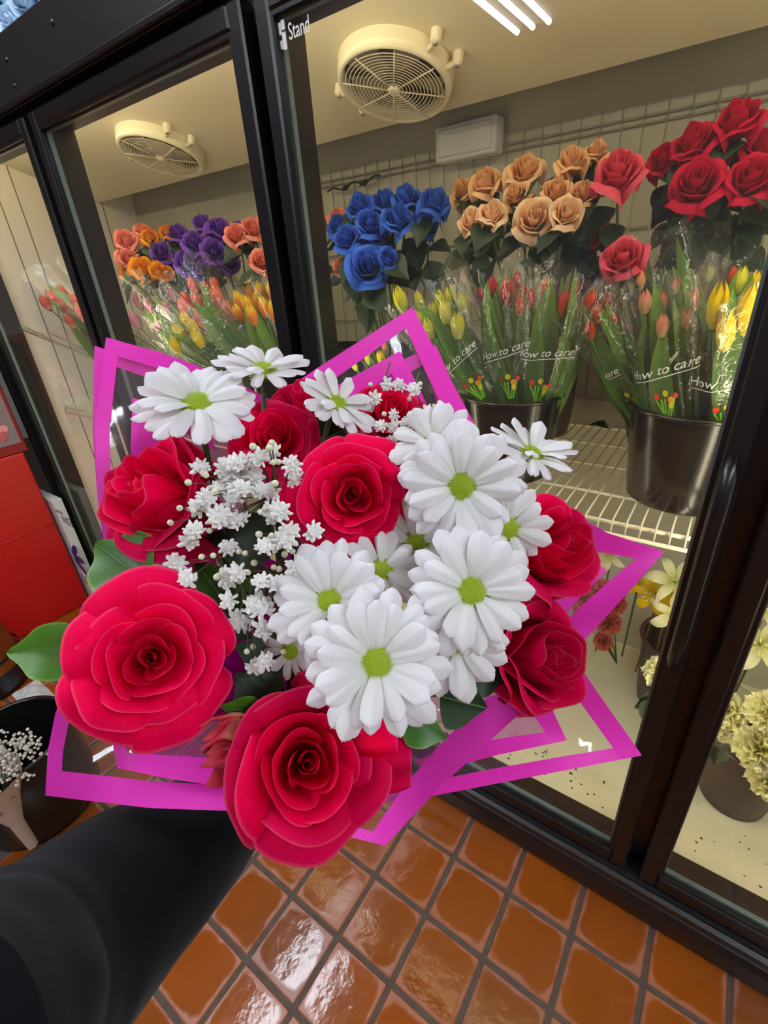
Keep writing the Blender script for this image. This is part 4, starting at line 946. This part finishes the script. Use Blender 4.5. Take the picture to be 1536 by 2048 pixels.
def tulip_bunch(label, heads, y, key, rim, low_r, group, seed, top=None, nleaf=14, sleeve=True, wid=0.76, sleeve_h=None, ang=None, prints=()):
    """heads: (px,py,px height,dy,key?)  rim: (x,y,z) where the bunch leaves its bucket"""
    r_ = random.Random(seed); base = Vector(rim)
    t = thing('tulip_bunch', label, 'tulips', base, group=group)
    ps = []
    for k, h in enumerate(heads):
        p = onY(h[0], h[1], y + (h[3] if len(h) > 3 else 0)); ps.append(p); dd = depth(p); hh = h[2] * dd / F_PX * 0.95
        kk = h[4] if len(h) > 4 else key
        end = base + Vector((r_.uniform(-0.02, 0.02), r_.uniform(-0.02, 0.02), -0.12)); dr = (p - end).normalized()
        z = (dr + Vector((0, 0, 0.8)) + Vector((r_.uniform(-0.12, 0.12), r_.uniform(-0.1, 0.1), 0))).normalized()
        m = (frame(z) @ Matrix.Rotation(r_.uniform(0, 6), 3, 'Z')).to_4x4() @ Matrix.Diagonal((hh * wid, hh * wid, hh, 1)); m.translation = p - z * hh * 0.5 - base
        obj('bloom', TUL[k % 3], 't_' + kk, t, m)
        s0 = p - z * hh * 0.48 - base; e = end - base
        part('stem', MB().tube([s0, s0 * 0.6 + e * 0.4 - z * 0.02, e], [0.0026, 0.003, 0.003], 6), 'stem', t)
    cen = sum(ps, Vector()) / len(ps); axis = (cen - base); H = axis.length; axn = axis.normalized()
    sp = max([(p - cen - axn * (p - cen).dot(axn)).length for p in ps] + [0.03]) + 0.028
    Rm = frame(axn, (0, 1, 0))
    for k in range(nleaf):
        a = r_.uniform(0, 6.28); rr = r_.uniform(0.3, 0.95); b = base + Vector((0, 0, -0.05)) + Rm @ Vector((math.cos(a), math.sin(a), 0)) * low_r * 0.6 * rr
        e = cen + axn * r_.uniform(-0.05, 0.04) + Rm @ Vector((math.cos(a), math.sin(a), 0)) * sp * rr
        z = (e - b); ln = z.length; m = frame(z, Rm @ Vector((math.cos(a), math.sin(a), 0)) * -1).to_4x4() @ Matrix.Diagonal((ln * 1.05, ln, ln, 1)); m.translation = b - base
        obj('leaf', BLD[k % 3], 'blade', t, m)
    if sleeve:
        Ht = H + (sleeve_h or 0.05); ph = r_.uniform(0, 6)
        def surf(a, v, off=0.0):
            r = low_r * 0.72 + (sp + 0.012 - low_r * 0.72) * (v ** 0.8) + off
            r *= 1 + (0.05 * math.sin(a * 5 + ph) + 0.035 * math.sin(a * 11 + ph * 2) + 0.02 * math.sin(a * 23)) * (0.4 + v)
            zz = -0.03 + (Ht + 0.03) * v + (0.015 * math.sin(a * 7 + ph) * v ** 4)
            return Rm @ Vector((math.cos(a) * r, math.sin(a) * r, zz))
        slv = part('sleeve', MB().grid(lambda u, v: surf(u * 2 * math.pi, v), 60, 12), 'cello', t)
        # printed lettering and little tulips on the side that faces the door
        toward = Rm.transposed() @ Vector((0.05, -1, 0)); a0 = math.atan2(toward.y, toward.x)
        for (txt, da, vv, size_) in prints:
            for line, dv in ((txt, 0.0),):
                me = text_mesh(line, size_, 0.25, 0.0)
                xs = [v_.co.x for v_ in me.vertices]; mid = (min(xs) + max(xs)) / 2; und = size_ * 0.12
                bm_v = [v_.co.copy() for v_ in me.vertices]; rr = (low_r * 0.72 + sp) / 2
                for v_, c in zip(me.vertices, bm_v): v_.co = surf(a0 + da + (c.x - mid) / rr, vv + c.y / Ht + 0.05 * (c.x - mid) / 0.1, 0.0015)
                me.update(); obj('lettering', me, 'white_ink', slv)
                w_ = (max(xs) - min(xs)) / 2
                ul = MB().grid(lambda u, v: surf(a0 + da + (u * 2 - 1) * w_ / rr, vv - (size_ * (0.22 + 0.06 * v)) / Ht + 0.05 * (u * 2 - 1) * w_ / 0.1, 0.0015), 12, 1)
                part('underline', ul, 'white_ink', slv)
            rr = low_r * 0.9
            for (dx, dyy, sz, mk) in ((-0.012, 0.020, 0.0055, 'red_ink'), (0.002, 0.024, 0.006, 'yel_ink'), (0.010, 0.012, 0.006, 'org_ink'), (0.018, 0.018, 0.005, 'red_ink'), (0.010, 0.002, 0.006, 'yel_ink')):
                el = MB().add([surf(a0 + da + (dx + sz * 0.8 * math.cos(q)) / rr, 0.17 + (dyy + sz * math.sin(q)) / Ht, 0.0016) for q in [i * 0.628 for i in range(10)]], [tuple(range(10))])
                part('printed_tulip', el, mk, slv)
            for (dx, dx2) in ((-0.012, 0.0), (0.002, 0.001), (0.012, 0.004), (0.018, 0.008), (-0.004, -0.002)):
                gl = MB().grid(lambda u, v: surf(a0 + da + (dx2 - 0.002 + (dx - dx2) * v + (u - 0.5) * 0.003) / rr, 0.17 + (-0.022 + 0.036 * v) / Ht, 0.0016), 1, 3)
                part('printed_stem', gl, 'grn_ink', slv)
    return t
GT = 'tulip bunches in cellophane sleeves'
zr = ZS + 0.20
tulip_bunch('bunch of pale yellow green tulip buds in cellophane above the wrap corner', [(800, 598, 55), (868, 625, 45, .02), (838, 600, 40, .04), (890, 622, 52), (915, 650, 56, -.02), (880, 600, 45, .05), (858, 655, 48, -.01), (900, 590, 44, .06), (840, 640, 45, .02), (925, 605, 42, .05)], 0.25, 'yellowgreen', (BB[0] - 0.055, BB[1] - 0.02, zr), 0.06, GT, 1, nleaf=12, prints=(('How to care', 0.15, 0.42, 0.020),))
tulip_bunch('bunch of red tulips in cellophane in the middle of the half hidden bucket', [(985, 575, 48, .05), (1015, 582, 60), (1045, 590, 45, .03), (1060, 598, 44, .02), (1000, 600, 44, .02), (1035, 560, 40, .07), (960, 590, 32, .06)], 0.29, 'red', (BB[0] + 0.01, BB[1], zr), 0.06, GT, 2, nleaf=22, prints=(('How to care', 0.1, 0.42, 0.020),))
tulip_bunch('bunch of orange red tulips in cellophane leaning out of the half hidden bucket', [(1100, 590, 45, .03), (1130, 605, 55), (1180, 602, 52), (1040, 610, 42, -.03), (1090, 575, 35, .06), (1150, 580, 40, .05)], 0.31, 'orange', (BB[0] + 0.06, BB[1] + 0.01, zr), 0.06, GT, 3, nleaf=20, prints=(('How to care', 0.2, 0.45, 0.020),))
tulip_bunch('bunch of peach pink tulips in cellophane in the bucket beside the right post', [(1290, 602, 50), (1325, 605, 48, .03), (1325, 650, 50, -.02), (1385, 600, 55, .02), (1280, 560, 40, .05), (1352, 570, 36, .06), (1370, 640, 50, 0)], 0.29, 'peachpink', (BA[0] - 0.045, BA[1] - 0.03, zr), 0.07, GT, 4, nleaf=26, prints=(('How to care', -0.15, 0.40, 0.022),))
tulip_bunch('bunch of large yellow tulips in cellophane cut by the right door post', [(1436, 610, 95), (1452, 660, 85, -.03), (1496, 618, 105, -.02), (1532, 600, 95), (1482, 560, 55, .06, 'yellowgreen'), (1466, 548, 36, .07, 'orange'), (1536, 655, 80, -.02), (1510, 565, 50, .06)], 0.25, 'yellow', (BA[0] + 0.045, BA[1] - 0.03, zr), 0.07, GT, 5, nleaf=24, wid=0.62, prints=(('How to care', -0.1, 0.42, 0.024),))
tulip_bunch('narrow bunch of closed brownish tulips in cellophane leaning left over the rim', [(1195, 625, 45, .0), (1180, 660, 40, -.01), (1215, 600, 42, .04), (1225, 640, 40, .02)], 0.30, 'orange', (BA[0] - 0.10, BA[1] + 0.02, zr), 0.05, GT, 6, nleaf=16, prints=(('care', -0.5, 0.45, 0.018),))
tulip_bunch('back bunch of green tulip shoots in cellophane behind the peach pink tulips', [(1240, 545, 30, .05), (1375, 520, 30, .08), (1420, 545, 34, .08), (1280, 530, 30, .08)], 0.38, 'yellowgreen', (BA[0] - 0.01, BA[1] + 0.06, zr), 0.07, GT, 7, nleaf=34)
tulip_bunch('bunch of red orange tulips with pale rims in the bucket between the left posts', [(395, 605, 48), (435, 595, 50), (402, 640, 50, -.03), (385, 570, 36, .04), (430, 570, 36, .05), (372, 600, 40, .03), (365, 615, 36, .02), (460, 620, 44, 0), (412, 580, 40, .05)], 0.27, 'redorange', (-0.72, 0.31, zr), 0.06, GT, 8, nleaf=16)
tulip_bunch('bunch of yellow and orange flame tulips beside the narrow black post', [(478, 600, 44, .02), (495, 610, 46), (502, 628, 48, -.03), (528, 612, 46), (520, 580, 40, .05), (545, 620, 44), (500, 580, 44, .05), (475, 625, 40, -.02), (540, 580, 40, .05), (515, 600, 44, .02)], 0.25, 'flame', (-0.64, 0.31, zr), 0.06, GT, 9, nleaf=18)
tulip_bunch('small bunch of yellow tulips hanging low over the bucket rim', [(385, 655, 48, 0), (360, 665, 44, 0), (350, 690, 40, -.02), (395, 675, 46, -.01), (372, 640, 40, .03)], 0.20, 'yellow', (-0.76, 0.27, zr - 0.02), 0.05, GT, 10, nleaf=8)
tulip_bunch('bunch of mauve pink tulips in sparkling cellophane beside the second door post', [(300, 620, 44), (335, 620, 40, .02), (318, 655, 36, -.02), (275, 600, 40, .04), (270, 640, 40), (345, 590, 36, .06), (300, 590, 36, .06)], 0.27, 'mauve', (-1.02, 0.31, zr), 0.06, GT, 11, nleaf=16)
tulip_bunch('bunch of orange tulips in cellophane behind the leftmost door', [(105, 595, 40, .02), (130, 610, 40), (90, 605, 36, .02), (150, 600, 40), (125, 585, 34, .05), (160, 625, 40, -.02), (140, 640, 36, -.02)], 0.19, 'redorange', (-1.50, 0.30, zr), 0.06, GT, 12, nleaf=18)
bucket('small black bucket of yellow and cream buds left of the half hidden bucket', -0.16, 0.30, ZS, 0.09, 0.075, 0.16)
tulip_bunch('loose yellow and cream buds seen through the top corner of the wrap', [(735, 697, 30), (762, 716, 34), (708, 730, 26, 0, 'yellowgreen'), (735, 716, 28, 0, 'yellowgreen'), (770, 695, 26, .02, 'peachpink'), (750, 690, 24, .03, 'mauve'), (720, 710, 24, .02, 'mauve'), (790, 705, 26, .03, 'mauve')], 0.26, 'yellow', (-0.16, 0.30, ZS + 0.155), 0.05, GT, 14, nleaf=10, sleeve=False)
fl_leaf = thing('fallen_leaf', 'dark fallen leaf lying on the wire shelf between the buckets', 'leaf', lf)
place_leaf('blade', lf + Vector((-0.03, 0.01, 0.004)), lf + Vector((0.035, -0.005, 0.004)), Vector((0, 0, 1)), 1.2, M['leaf_dk'], fl_leaf, 0)

# ------------------------------------------------------------------ lower compartment: lilies and carnations
def lily_petal(kind):
    def fn(u, v):
        uu = u * 2 - 1; w = (0.20 if kind == 0 else 0.14) * math.sin(math.pi * (0.06 + 0.94 * v) ** 0.85) + 0.01
        r = 0.05 + 0.95 * v; z = 0.45 * math.sin(v * 1.7) - 0.62 * v ** 3.2 - 0.25 * uu * uu * w
        return (r * (1 - 0.12 * v ** 4), uu * w, z)
    return MB().grid(fn, 6, 12).mesh('petal')
LPET = [lily_petal(0), lily_petal(1)]
def lily(label, px, py, D, y, tx, ty, mat, seed, foot_z, group):
    p = onY(px, py, y); s = D * depth(p) / F_PX / 2; z = facing(px, py, tx, ty)
    t = thing('lily', label, 'lily', p, frame(z, -DOWN) @ Matrix.Rotation(seed * 0.9, 3, 'Z'), group)
    for k in range(6): obj('petal', LPET[k % 2], mat, t, Matrix.Rotation(k * math.pi / 3, 4, 'Z') @ Matrix.Translation((0, 0, -0.3 * s + 0.02 * s * (k % 2))) @ Matrix.Scale(s, 4))
    for k in range(6):
        a = k * 1.047 + 0.4; part('stamen', MB().tube([(0, 0, -0.25 * s), (0.1 * s * math.cos(a), 0.1 * s * math.sin(a), 0.3 * s), (0.2 * s * math.cos(a), 0.2 * s * math.sin(a), 0.5 * s)], [0.0012, 0.001, 0.002], 5), 'carn_cream', t)
    inv = t.matrix_basis.inverted(); e = inv @ Vector((p.x, min(0.72, p.y + 0.12), foot_z)); s0 = Vector((0, 0, -0.3 * s))
    part('stem', MB().tube([s0, s0 + Vector((0, 0, -0.05)), e], 0.003, 6), 'stem', t)
GL = 'lilies below the shelf'
bk1 = bucket('dark bucket of lilies on the cooler floor behind the right post', 0.56, 0.60, ZB + 0.003, 0.11, 0.085, 0.26, 'bucket_br', 'flower buckets on the cooler floor')
bk2 = bucket('dark brown bucket of carnations on the cooler floor behind the right door', 0.750, 0.345, ZB + 0.003, 0.105, 0.075, 0.24, 'bucket_br', 'flower buckets on the cooler floor')
lily('cream lily with curled back petals left of the right post', 1352, 1158, 130, .42, .1, -.3, 'lily_cream', 1, ZB + 0.1, GL)
lily('yellow lily under the cream lily with curled petals', 1305, 1190, 105, .45, -.4, .2, 'lily_yel', 2, ZB + 0.1, GL)
lily('yellow lily half hidden by the right post', 1372, 1200, 90, .45, .2, .2, 'lily_yel', 3, ZB + 0.1, GL)
lily('cream lily lowest of the bunch beside the right post', 1352, 1235, 120, .38, .0, .3, 'lily_cream', 4, ZB + 0.1, GL)
lily('pale yellow lily seen through the side wrap corner', 1215, 1110, 90, .48, -.2, .2, 'lily_cream', 5, ZB + 0.1, GL)
lily('small yellow lily behind the magenta side band', 1270, 1165, 60, .5, -.2, .0, 'lily_yel', 6, ZB + 0.1, GL)
lily('cream lily with a brown speck at the frame edge behind the right door', 1520, 1290, 150, .33, .0, .1, 'lily_cream', 7, ZB + 0.1, GL)
lily('cream lily above the speckled one behind the right door', 1535, 1215, 120, .36, .1, -.2, 'lily_cream', 8, ZB + 0.1, GL)
def carn_mesh(seed):
    r_ = random.Random(seed); mb = MB()
    for k in range(26):
        a = k * 2.4; e = 1.45 - 1.5 * (k / 26) ** 0.8; ph = r_.uniform(0, 6)
        d_ = Vector((math.cos(a) * math.cos(e), math.sin(a) * math.cos(e), math.sin(e))); s_ = Vector((-math.sin(a), math.cos(a), 0)); n_ = d_.cross(s_)
        mb.grid(lambda u, v: d_ * ((0.15 + 0.85 * v) * (1 + 0.05 * math.cos(u * 30) * v)) + s_ * ((u - 0.5) * 1.15 * (0.15 + 0.85 * v)) + n_ * (0.14 * v * math.sin(u * 17 + ph)), 10, 3)
    return mb.mesh('bloom')
CAR = [carn_mesh(1), carn_mesh(2)]
def carnations(label, lst, y, mat, base, seed, group, leafs=()):
    b = Vector(base); t = thing('carnation_bunch', label, 'carnations', b, group=group); r_ = random.Random(seed)
    for k, (px, py, D) in enumerate(lst):
        p = onY(px, py, y + r_.uniform(-0.02, 0.02)); s = D * depth(p) / F_PX / 2 * 0.9
        z = facing(px, py, r_.uniform(-.3, .3), r_.uniform(-.5, .1)); m = (frame(z) @ Matrix.Rotation(k, 3, 'Z')).to_4x4() @ Matrix.Scale(s, 4); m.translation = p - b - z * s * 0.4
        obj('bloom', CAR[k % 2], mat, t, m)
        part('stem', MB().tube([p - b - z * s * 0.5, (p - b) * 0.5, Vector((0, 0, 0))], 0.0025, 6), 'stem', t)
    for (a, e) in leafs:
        place_leaf('leaf', onY(*a, y), onY(*e, y - 0.02), Vector((0, -1, 0.3)), 0.9, M['leaf_dk'], t, 1)
    return t, b
GC = 'carnation bunches below the shelf'
carnations('coral carnations seen through the magenta side wrap corner', [(1205, 1190, 70), (1180, 1225, 70), (1215, 1240, 60), (1170, 1190, 60), (1205, 1282, 40), (1225, 1205, 55)], .52, 'carn_coral', (0.40, 0.62, ZB + 0.06), 1, GC)
t, b = carnations('creamy yellow carnations in cellophane beside the right post with a serrated leaf', [(1330, 1345, 80), (1345, 1385, 75), (1455, 1420, 80), (1440, 1450, 60), (1460, 1460, 60)], .27, 'carn_cream', (0.72, 0.36, ZB + 0.15), 2, GC, leafs=[((1345, 1395), (1268, 1415)), ((1330, 1390), (1300, 1465)), ((1440, 1480), (1430, 1530))])
def cslv(u, v):
    a = u * 2 * math.pi; c = onY(1430, 1430, .27); q = b + (Vector((0, 0, 0.02))) * (1 - v); p = b.lerp(c + Vector((0, 0, 0.05)), v)
    r = 0.045 + 0.045 * math.sin(v * 1.9) + 0.006 * math.sin(a * 5) * v
    return p + Vector((math.cos(a) * r, math.sin(a) * r, 0)) - b
part('sleeve', MB().grid(cslv, 40, 8), 'cello', t)
carnations('large pale yellow carnations at the frame edge behind the right door', [(1520, 1495, 100), (1540, 1420, 90), (1545, 1560, 90)], .22, 'carn_cream', (0.775, 0.36, ZB + 0.15), 3, GC)

# ------------------------------------------------------------------ left side: red display, white carton, vase, bucket, baby's breath bunch
XR = -2.03
red = thing('display_stand', 'tall red cardboard display stand in front of the leftmost cooler door', 'display', (XR, -0.27, 0))
part('body', MB().bbox(-0.5, 0.0, -0.20, 0.19, 0.0, 0.845, 0.006), 'red', red, smooth=False)
part('header_board', MB().bbox(-0.5, -0.012, -0.20, 0.215, 0.845, 1.30, 0.004), 'red_dk', red, smooth=False)
part('crease', MB().tube([(0.0005, -0.19, 0.482), (0.0005, 0.185, 0.482)], 0.0025, 6), 'red', red)
pn = part('print_panel', MB().box(-0.013, -0.010, -0.19, 0.20 - 0.0, 0.89, 1.28), 'printbg', red, smooth=False)
def heart(cy_, cz_, s, mat, k):
    P = []
    for i in range(20):
        a = i / 20 * 2 * math.pi; x = 16 * math.sin(a) ** 3; y = 13 * math.cos(a) - 5 * math.cos(2 * a) - 2 * math.cos(3 * a) - math.cos(4 * a)
        P.append((-0.0095 + 0.0002 * k, cy_ + x * s / 16, cz_ + y * s / 16))
    part('printed_heart', MB().add(P, [tuple(range(20))]), mat, pn, smooth=False)
for k in range(26):
    heart(rnd.uniform(-0.17, 0.17) if k < 12 else rnd.uniform(0.02, 0.175), rnd.uniform(0.92, 1.24) if k < 12 else rnd.uniform(0.92, 1.10), rnd.uniform(0.018, 0.032), ('heart1', 'heart2')[k % 2], k)
for k, (yy, zz) in enumerate(((0.09, 1.00), (0.06, 1.0), (0.12, 1.09))):
    part('printed_script', MB().tube([(-0.006, yy - 0.05 + 0.012 * i, zz + 0.02 * math.sin(i * 1.6) + 0.002 * i) for i in range(9)], 0.005, 5), 'white_ink', pn)
# white carton
ct = thing('white_carton', 'tall white carton with purple petal emblem wedged beside the red display', 'carton', (-2.13, -0.045, 0.0))
part('box', MB().bbox(-0.10, 0.135, -0.022, 0.022, 0.0, 0.60, 0.003), 'whitecard', ct, smooth=False)
YC = -0.0675
def on_front(me, px, py, rot, mat):
    q = onY(px, py, YC) - Vector((-2.13, -0.045, 0))
    obj('lettering', me, mat, ct, Matrix.Translation((q.x, -0.0228, q.z)) @ Matrix.Rotation(math.pi / 2, 4, 'X') @ Matrix.Rotation(rot, 4, 'Z'))
on_front(text_mesh('ESN', 0.060), 142, 1040, math.pi, 'ink')
on_front(text_mesh('PRODU', 0.022), 124, 1024, math.pi, 'ink')
on_front(text_mesh('LD', 0.075), 168, 1163, 0.0, 'ink')
lc = onY(156, 1118, YC) - Vector((-2.13, -0.045, 0))
for k, (ang, ox, oz) in enumerate(((0.7, 0.0, 0.05), (0.05, 0.012, 0.0), (-0.8, -0.005, -0.05))):
    P = [(lc.x + ox + 0.055 * math.cos(a) * math.cos(ang) - 0.022 * math.sin(a) * math.sin(ang), -0.0226, lc.z + oz + 0.055 * math.cos(a) * math.sin(ang) + 0.022 * math.sin(a) * math.cos(ang)) for a in [i * 0.314 for i in range(20)]]
    part('printed_petal', MB().add(P, [tuple(range(20))]), 'purple_ink', ct, smooth=False)
# vase
vs = thing('vase', 'dark glazed vase with bronze pattern and navy foot by the red display', 'vase', (-1.80, -0.60, 0.0))
part('foot_ring', MB().lathe([(0.10, 0.0), (0.135, 0.004), (0.15, 0.05), (0.15, 0.10)], 40, cap0=True), 'navy', vs)
part('body', MB().lathe([(0.15, 0.10), (0.142, 0.12), (0.135, 0.18), (0.125, 0.26), (0.10, 0.36), (0.075, 0.42), (0.06, 0.48), (0.08, 0.52), (0.072, 0.52), (0.05, 0.47)], 40), 'bronze', vs)
for z in (0.105, 0.16): part('band', MB().lathe([(0.150 - 0.075 * (z - 0.1), z - 0.008), (0.154 - 0.075 * (z - 0.1), z), (0.150 - 0.075 * (z - 0.1), z + 0.008)], 40), 'navy', vs)
# crumpled white paper on the floor
pc = onZ(72, 1393, 0.02)
wp = thing('paper_roll', 'crumpled white paper with a small roll on the floor behind the black bucket', 'paper', (pc.x, pc.y, 0.0))
part('crumple', MB().grid(lambda u, v: ((u - 0.6) * 0.22, (v - 0.5) * 0.10, max(0.0, 0.035 * math.sin(math.pi * u) * math.sin(math.pi * v) + 0.010 * math.sin(u * 23) * math.sin(v * 9 + u * 5))), 16, 8), 'whitecard', wp)
part('roll', MB().tube([(0.02, -0.02, 0.016), (0.075, -0.05, 0.014)], 0.012, 12), 'whitecard', wp)
# floor bucket and bunch
bx = bucket('large black bucket standing on the tiled floor by the sleeve', -1.040, -0.70, 0.0, 0.158, 0.160, 0.30, group=None, name='floor_bucket')
bp_ = onZ(-28, 1560, 0.33); bb = thing('baby_breath_bunch', 'bunch of white baby\'s breath in printed paper beside the large black bucket', 'baby\'s breath', (bp_.x, bp_.y, 0.02))
part('paper_wrap', MB().lathe([(0.014, 0.0), (0.018, 0.12), (0.045, 0.22), (0.082, 0.31)], 32, fn=lambda r, z, a: r * (1 + 0.04 * math.sin(a * 6 + z * 9))), 'paper', bb)
for k in range(7):
    a = -0.4 + k * 0.9; zz = 0.20 + 0.012 * ((k * 3) % 5)
    part('printed_petal', MB().grid(lambda u, v: (*[(0.030 + 0.32 * (zz - 0.17 + 0.05 * v)) * f_(a + (u - 0.5) * 0.5 * math.sin(v * 3.1)) for f_ in (math.cos, math.sin)], zz + 0.05 * v), 3, 4), 'mauve_print', bb)
mb = MB(); r_ = random.Random(3)
for k in range(420):
    th, ph = r_.uniform(0, 6.28), r_.uniform(0, 1) ** 0.7; R_ = r_.uniform(0.7, 1.0)
    c = Vector((0.115 * ph * math.cos(th) * R_ + 0.035, 0.115 * ph * math.sin(th) * R_ + 0.03, 0.33 + 0.09 * math.sqrt(max(0, 1 - ph * ph)) * R_ + r_.uniform(-0.03, 0.02))); s = r_.uniform(0.003, 0.006)
    mb.lathe([(0.001, -s), (s * 0.9, -s * 0.3), (s * 0.8, s * 0.5), (0.001, s)], 6, 0, 0)
    for i in range(24): q = mb.v[-24 + i]; mb.v[-24 + i] = (q[0] + c.x, q[1] + c.y, q[2] + c.z)
part('blossoms', mb, 'floret', bb, kind='stuff')
mb = MB()
for k in range(40):
    a = k * 2.4; r = 0.1 * math.sqrt(k / 40); mb.tube([(0, 0, 0.2), (r * math.cos(a), r * math.sin(a), 0.36)], 0.001, 4)
part('twigs', mb, 'twig', bb)
# pale blue fabric flowers on top of the cooler
GB = 'pale blue fabric flowers on the cooler top'
for k, (px, py, D) in enumerate(((18, 42, 80), (45, 5, 80), (-20, 20, 90))):
    p = onY(px, py, 0.05); p.z = max(p.z, 2.062 + 0.04)
    r_ = rose('pale blue fabric flower lying on top of the cooler', GB, p, Vector((0.35, -0.85, 0.3 - 0.3 * k)), 0.13, M['blueplush'], 'bg', None, seed=200 + k, cat='flower', name='fabric_flower')
bpy.context.view_layer.update()
